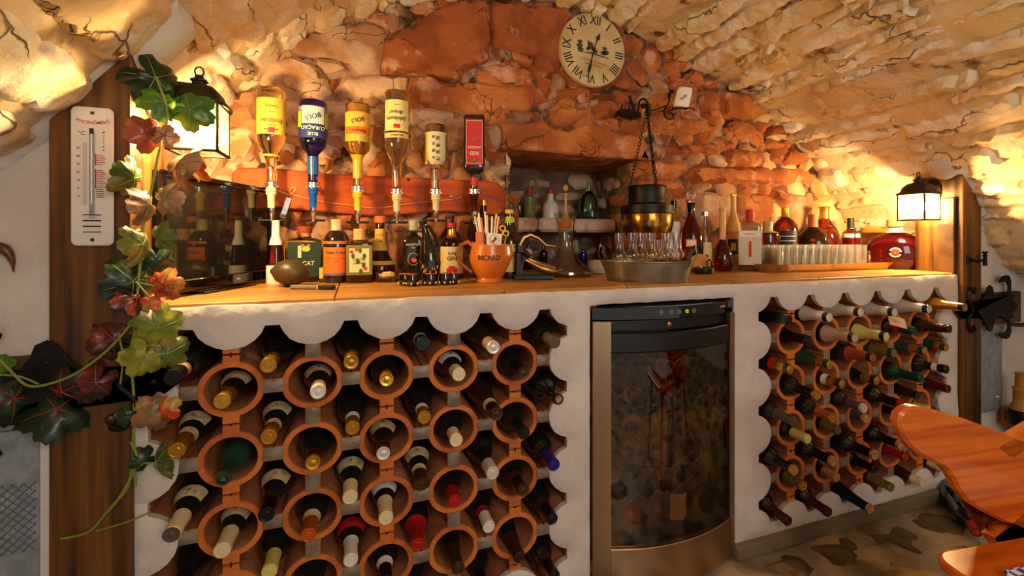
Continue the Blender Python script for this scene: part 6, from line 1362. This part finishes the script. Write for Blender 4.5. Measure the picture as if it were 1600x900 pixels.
# brown horn on the left wall
t = thing('curved_horn', 'brown curved wooden horn-shaped hook on the white wall, cut by the left edge', 'hook', (0, 0, 0)); pts = [on_y(x, y, -.02) for x, y in ((-30, 392), (-12, 386), (4, 388), (15, 398), (20, 412), (21, 425))]
mb = MB(); mb.tube(catmull([tuple(p_) for p_ in pts], 4), [.011]*10+[.010, .009, .008, .007, .006, .005, .004, .003, .002, .002, .001][:11], 10); mb.build('horn', mat('brown_horn', RGB(96, 52, 24), .35), t)
# shelf, dark lantern-like jar and gilded spear on the right
t = thing('low_wooden_shelf', 'low orange-brown wooden shelf against the white wall behind the chair', 'shelf', (3.36, -.13, .225)); mb = MB(); mb.box((.06, 0, 0), (.46, .22, .03), bev=.004); mb.box((.06, .10, .035), (.46, .012, .045), bev=.002); mb.build('board', M_RAIL if False else mat('shelf_wood', RGB(150, 84, 34), .5), t); mb = MB(); mb.box((.06, .0, -.145), (.40, .03, .26)); mb.build('support', M_POST, t)
p = on_y(1598, 620, -.10); t = thing('ringed_jar', 'ringed yellow-brown jar with dark base standing at the right edge', 'jar', (p.x, -.10, .24)); h = (663-582)*zd(1598, -.1)/F; r_ = .045
mb = MB(); mb.lathe([(0, 0), (r_*.9, 0), (r_, .01), (r_, h*.28), (r_*.96, h*.30)], 24); mb.build('dark_base', M_IRON, t)
mb = MB(); mb.lathe([(r_*.95, h*.30), (r_*.86, h*.34), (r_*.86, h*.38), (r_*.70, h*.42), (r_*.68, h*.66), (r_*.76, h*.68), (r_*.74, h*.71), (r_*.55, h*.74), (r_*.53, h*.97), (r_*.6, h), (0, h)], 24); mb.build('ringed_body', mat('jar_ochre', RGB(176, 120, 46), .5), t)
q0, q1 = on_y(1569, 507, -.05), on_y(1625, 508, -.10); t = thing('gold_tipped_rod', 'dark rod with pointed gilt tip entering from the right edge', 'rod', (0, 0, 0)); mb = MB(); mb.tube([q0, q0.lerp(q1, .3), q1], [.001, .009, .010], 10, flat=.6); mb.build('rod', K['bronze'], t)

# ================================================================== VINE
vine = thing('vine_garland', 'green and red leafy vine climbing the left post from rail to lantern', 'vine', (0, 0, 0))
def leafmat(n, a, b, c): return mat('leaf_'+n, a, .38, col2=b, scale=14, lo=.42, hi=.6, col3=c, s3=22, lo3=.55, hi3=.68, bump=.0015, bscale=60, coat=.15)
LMAT = dict(dark=leafmat('dark', RGB(26, 48, 22), RGB(16, 32, 16), RGB(40, 66, 34)), green=leafmat('green', RGB(84, 134, 30), RGB(58, 104, 22), RGB(130, 160, 50)), mix=leafmat('mix', RGB(104, 112, 48), RGB(70, 84, 30), RGB(150, 120, 60)),
            red=leafmat('red', RGB(150, 72, 44), RGB(96, 40, 24), RGB(196, 110, 66)), brick=leafmat('brick', RGB(74, 28, 18), RGB(44, 30, 18), RGB(140, 40, 32)), orange=leafmat('orange', RGB(216, 112, 40), RGB(190, 60, 34), RGB(170, 160, 60)), yel=leafmat('yellow', RGB(150, 150, 44), RGB(96, 112, 34), RGB(190, 180, 90)), bronze=leafmat('bronze', RGB(170, 122, 86), RGB(110, 80, 50), RGB(200, 160, 120)))
def leaf(px, py, size, rot, m, Y, tx_=0, ty_=0, seed=0, rib=None):
    rr = random.Random(seed+int(px*7+py)); p = on_y(px, py, Y); s = size*zd(px, Y)/F/2; n = 40; rings = 5; v = [(0, 0, 0)]
    for j in range(1, rings+1):
        for i in range(n):
            a = 2*pi*i/n; k = a-pi/2             # tip at +z (a=pi/2)
            lobes = .72+.28*abs(cos(2.5*(a-pi/2)))**.7*(1 if abs(((a-pi/2+pi) % (2*pi))-pi) < 2.5 else .6)
            notch = 1-.55*math.exp(-((((a+pi/2+pi) % (2*pi))-pi)/.22)**2)
            r = s*lobes*notch*(1+.05*sin(17*a))*j/rings
            fold = .16*s*(1-abs(cos(2.5*(a-pi/2))))*(j/rings)-.42*s*(j/rings)**2*(.6+.8*abs(cos(a)))+.30*s*(j/rings)*noise.noise(Vector((cos(a)*2*j/rings, sin(a)*2*j/rings, seed+px)))
            v.append((r*cos(a), fold, r*sin(a)+.0))
    f = [(0, 1+(i+1) % n, 1+i) for i in range(n)]
    for j in range(rings-1):
        for i in range(n): a0, b0 = 1+j*n+i, 1+j*n+(i+1) % n; f.append((a0, b0, b0+n, a0+n))
    mb = MB(); mb.add([(x, -y_, z) for x, y_, z in v], f)
    rt = (tx_+rr.uniform(-.35, .45), radians(rot), ty_+rr.uniform(-.35, .35)+face_cam(p)*.6); o = mb.build('leaf', LMAT[m], vine, loc=p, rot=rt, smooth=1.4)
    if rib:
        mb = MB()
        for k in range(5):
            a = pi/2+(k-2)*2*pi/5*.98; pts = [(s*.85*q*cos(a), .35*s*.72*q*q+.0035 if False else -(-.35*s*(q)**2)*1.0-.0012, s*.85*q*sin(a)) for q in (0, .35, .7, 1)]
            mb.tube([(x, y_-.001, z) for x, y_, z in pts], [.0013, .001, .0008, .0004], 5)
        r_o = mb.build('vein', rib, o)
    return o
M_VR = P('vein_red', RGB(150, 52, 34)); M_VG = P('vein_green', RGB(120, 140, 70)); M_STEM = mat('vine_stem', RGB(124, 134, 52), .5)
for i, (px, py, sz, rot, m, Y, tx_, ty_, rb) in enumerate([
 (242, 122, 86, 130, 'dark', -.02, .1, .2, M_VG), (270, 160, 60, 200, 'dark', -.01, .3, .2, None), (255, 160, 62, 190, 'green', -.035, .0, .4, M_VG), (298, 172, 66, 120, 'green', -.04, .0, -.3, M_VG),
 (232, 208, 62, 250, 'red', -.05, .2, .2, M_VR), (256, 212, 40, 20, 'bronze', -.05, .1, -.3, M_VR), (208, 278, 66, 300, 'mix', -.06, .2, .5, M_VG), (276, 262, 78, 100, 'bronze', -.05, .5, -.2, M_VR), (300, 262, 50, 70, 'orange', -.04, .5, -.2, M_VR),
 (232, 320, 62, 260, 'bronze', -.06, .5, .2, M_VG), (258, 312, 56, 80, 'bronze', -.06, .5, -.2, M_VG), (222, 382, 66, 260, 'mix', -.06, .6, .1, M_VG), (248, 372, 50, 75, 'mix', -.06, .5, -.1, None), (244, 408, 52, 180, 'dark', -.03, .1, .4, None),
 (208, 440, 82, 250, 'dark', -.04, .2, .2, M_VG), (256, 446, 54, 85, 'orange', -.07, .4, -.2, M_VR), (212, 466, 56, 200, 'brick', -.05, .3, .3, M_VR), (236, 470, 34, 150, 'orange', -.06, .3, 0, None), (246, 512, 74, 150, 'yel', -.06, .0, .3, M_VG), (262, 552, 66, 140, 'mix', -.05, .1, -.1, M_VG), (222, 562, 66, 205, 'yel', -.07, .1, .4, M_VG),
 (178, 530, 70, 250, 'brick', -.04, .3, .2, M_VR), (190, 552, 56, 100, 'dark', -.04, .3, -.1, None), (150, 598, 74, 215, 'brick', -.05, .2, .1, M_VR), (88, 640, 96, 190, 'dark', -.05, .2, .1, M_VR), (98, 612, 74, 60, 'brick', -.045, .2, .1, M_VR), (22, 622, 90, 250, 'dark', -.05, .3, .1, M_VR), (2, 572, 34, 80, 'green', -.05, .2, .1, None),
 (238, 646, 62, 240, 'bronze', -.06, .4, .0, M_VG), (256, 642, 44, 120, 'orange', -.062, .3, -.2, None), (246, 724, 62, 95, 'mix', -.045, .4, -.1, M_VG), (226, 718, 40, 260, 'dark', -.045, .3, .1, None), (205, 650, 40, 200, 'dark', -.04, .2, .3, None),
 (262, 455, 26, 40, 'red', -.07, .1, 0, None)]): leaf(px, py, sz, rot, m, Y, tx_, ty_, i, rb)
def vstem(pts, Y, r=.0028, name='stem'): mb = MB(); mb.tube(catmull([tuple(on_y(x, y, Y)) for x, y in pts], 5), r, 7); mb.build(name, M_STEM, vine)
vstem([(244, 120), (262, 180), (248, 240), (238, 290), (226, 340), (222, 390), (216, 440), (212, 500), (206, 560), (210, 640), (208, 700), (212, 760)], -.035)
vstem([(0, 562), (22, 585), (42, 602), (68, 602), (110, 588), (150, 562), (180, 535), (210, 500)], -.055); vstem([(0, 586), (30, 588), (60, 600)], -.055, .002)
vstem([(208, 700), (200, 760), (170, 795), (140, 830), (95, 842)], -.035, .0026); vstem([(150, 830), (200, 815), (235, 800)], -.04, .0018); vstem([(205, 690), (214, 722), (190, 772), (168, 800)], -.045, .003); vstem([(216, 620), (226, 640), (240, 650)], -.05, .0018); vstem([(206, 735), (225, 724), (245, 724)], -.045, .0018)
vstem([(212, 440), (225, 455), (236, 470), (230, 490)], -.06, .0022); vstem([(185, 520), (192, 560), (188, 600)], -.05, .0018)

# ================================================================== CHAIR IN THE FOREGROUND
def camp(Xc, Zc, z): return Vector((CX+RX*Xc+FX*Zc, CY+RY*Xc+FY*Zc, z))
XM = 1.15; o0 = camp(XM, .99+.21*(XM-.83), 0); e0 = camp(.83, .99, 0); dirv = (o0-e0).normalized(); ang = atan2(dirv.y, dirv.x)
t = thing('wooden_chair', 'orange varnished pine chair with a broad curved backrest, cut by the right edge', 'chair', (o0.x, o0.y, ZF), ang)
def bk(px, py):
    a = (px-800)/F; Z_ = .8157/(1-.21*a); q = camp(a*Z_, Z_, CZ-(py-370)/F*Z_); return ((q-o0).xy.length*(-1 if (q-o0).xy.dot(dirv.xy) < 0 else 1), q.z-ZF)
up_ = [bk(*q) for q in ((1397, 664), (1396, 655), (1399, 644), (1407, 636), (1420, 632), (1437, 634), (1470, 643), (1500, 652), (1550, 670), (1600, 688))]
dn_ = [bk(*q) for q in ((1403, 680), (1415, 696), (1430, 708), (1450, 719), (1467, 727), (1479, 741), (1488, 760), (1502, 779), (1525, 795), (1560, 812), (1600, 827))]
xl, zt = up_[-1]; up_ += [(xl*.5, zt-.025), (0, zt-.035)]; xl2, zb = dn_[-1]; dn_ += [(xl2*.6, zb-.02), (-.04, zb-.03)]
half_ = dn_[::-1]+up_; poly = half_+[(-x, z) for x, z in half_[::-1][1:]]
mb = MB(); mb.prism(poly, -.013, .013, bev=.006); mb.build('backrest', M_CHAIR, t, smooth=.6)
mb = MB(); mb.prism([(-.05, .43), (.05, .43), (.045, zb+.02), (-.045, zb+.02)], -.011, .011, bev=.004); mb.build('back_stem', M_CHAIR, t)
p1_ = on_z(1450, 864, .39); lx = (p1_-o0).xy.dot(dirv.xy); ny = Vector((-dirv.y, dirv.x)); ly = (p1_-o0).xy.dot(ny)
HWs = -lx; y1s = ly; y0s = ly-.40; seat = []
for sx, sy, q0 in ((1, 1, 0), (-1, 1, pi/2), (-1, -1, pi), (1, -1, 3*pi/2)):
    for k in range(7): a_ = q0+k*pi/12; w_ = HWs+(.03 if sy < 0 else 0); seat.append((sx*(w_-.04)+.04*cos(a_), (y1s-.04 if sy > 0 else y0s+.04)+.04*sin(a_)))
ns = len(seat); mb = MB(); rg = [(.0, .425, -.006), (.0, .431, 0), (.0, .446, 0), (.0, .45, -.005)]; cyx = (y0s+y1s)/2
vv = []
for _, z_, off in rg: vv += [(x+off*(1 if x > 0 else -1), y+off*(1 if y > cyx else -1), z_) for x, y in seat]
mb.add(vv, [(j*ns+i, j*ns+(i+1) % ns, (j+1)*ns+(i+1) % ns, (j+1)*ns+i) for j in range(3) for i in range(ns)]+[tuple(range(ns))[::-1], tuple(3*ns+i for i in range(ns))]); mb.build('seat', M_CHAIR, t, smooth=.5)
for sx in (-1, 1):
    for yy, spl in ((y0s+.06, -.03), (y1s-.06, .05)): mb = MB(); mb.tube([(sx*(HWs-.06), yy, .425), (sx*(HWs-.01), yy+spl, .0)], [.018, .013], 8); mb.build('leg', M_CHAIR, t)
cs = thing('checked_cushion', 'blue and white checked cushion on the pine chair seat', 'cushion', t.matrix_world.translation, ang); cs.location = (o0.x, o0.y, ZF+.4525)
mb = MB(); mb.box((.035, y1s-.235, .009), (2*HWs-.06, .30, .018), bev=.008); M_CK = mat('blue_check', RGB(214, 214, 222), .8)
nt = M_CK.node_tree; ck = nt.nodes.new('ShaderNodeTexChecker'); ck.inputs['Scale'].default_value = 70; ck.inputs[1].default_value = RGB(216, 216, 224); ck.inputs[2].default_value = RGB(60, 76, 140)
tcn = nt.nodes.new('ShaderNodeTexCoord'); nt.links.new(tcn.outputs['Object'], ck.inputs[0]); nt.links.new(ck.outputs[0], nt.nodes['Principled BSDF'].inputs['Base Color']); mb.build('cover', M_CK, cs)
# bottles on the floor by the wall
for i, (px, py, cap, nm, a_) in enumerate(((1525, 832, 'red', 'dark bottle with red capsule lying on the floor behind the chair', .15), (1566, 834, 'cork', 'dark bottle with corked end lying on the floor beside the red-capped one', -.1), (1503, 800, 'black', 'dark bottle lying on the floor against the plinth', .5))):
    p = on_z(px, py, ZF+.045); L, pr = KIND['bord']; d = (on_z(px-20, py-34, ZF+.045)-p).normalized()
    b = thing('floor_bottle', nm, 'wine bottle', p+d*L*1.0, (0, 0, 0), 'wine bottles on the floor'); b.rotation_mode = 'QUATERNION'; b.rotation_quaternion = (-d).to_track_quat('Z', 'Y')
    link('glass', lathe_mesh('glass', tuple(pr), GD), b); link('capsule', lathe_mesh('capsule', tuple(slice_prof(pr, L-.055, L-.001, .0007)+[(0, L+.001)]), K[cap]), b)
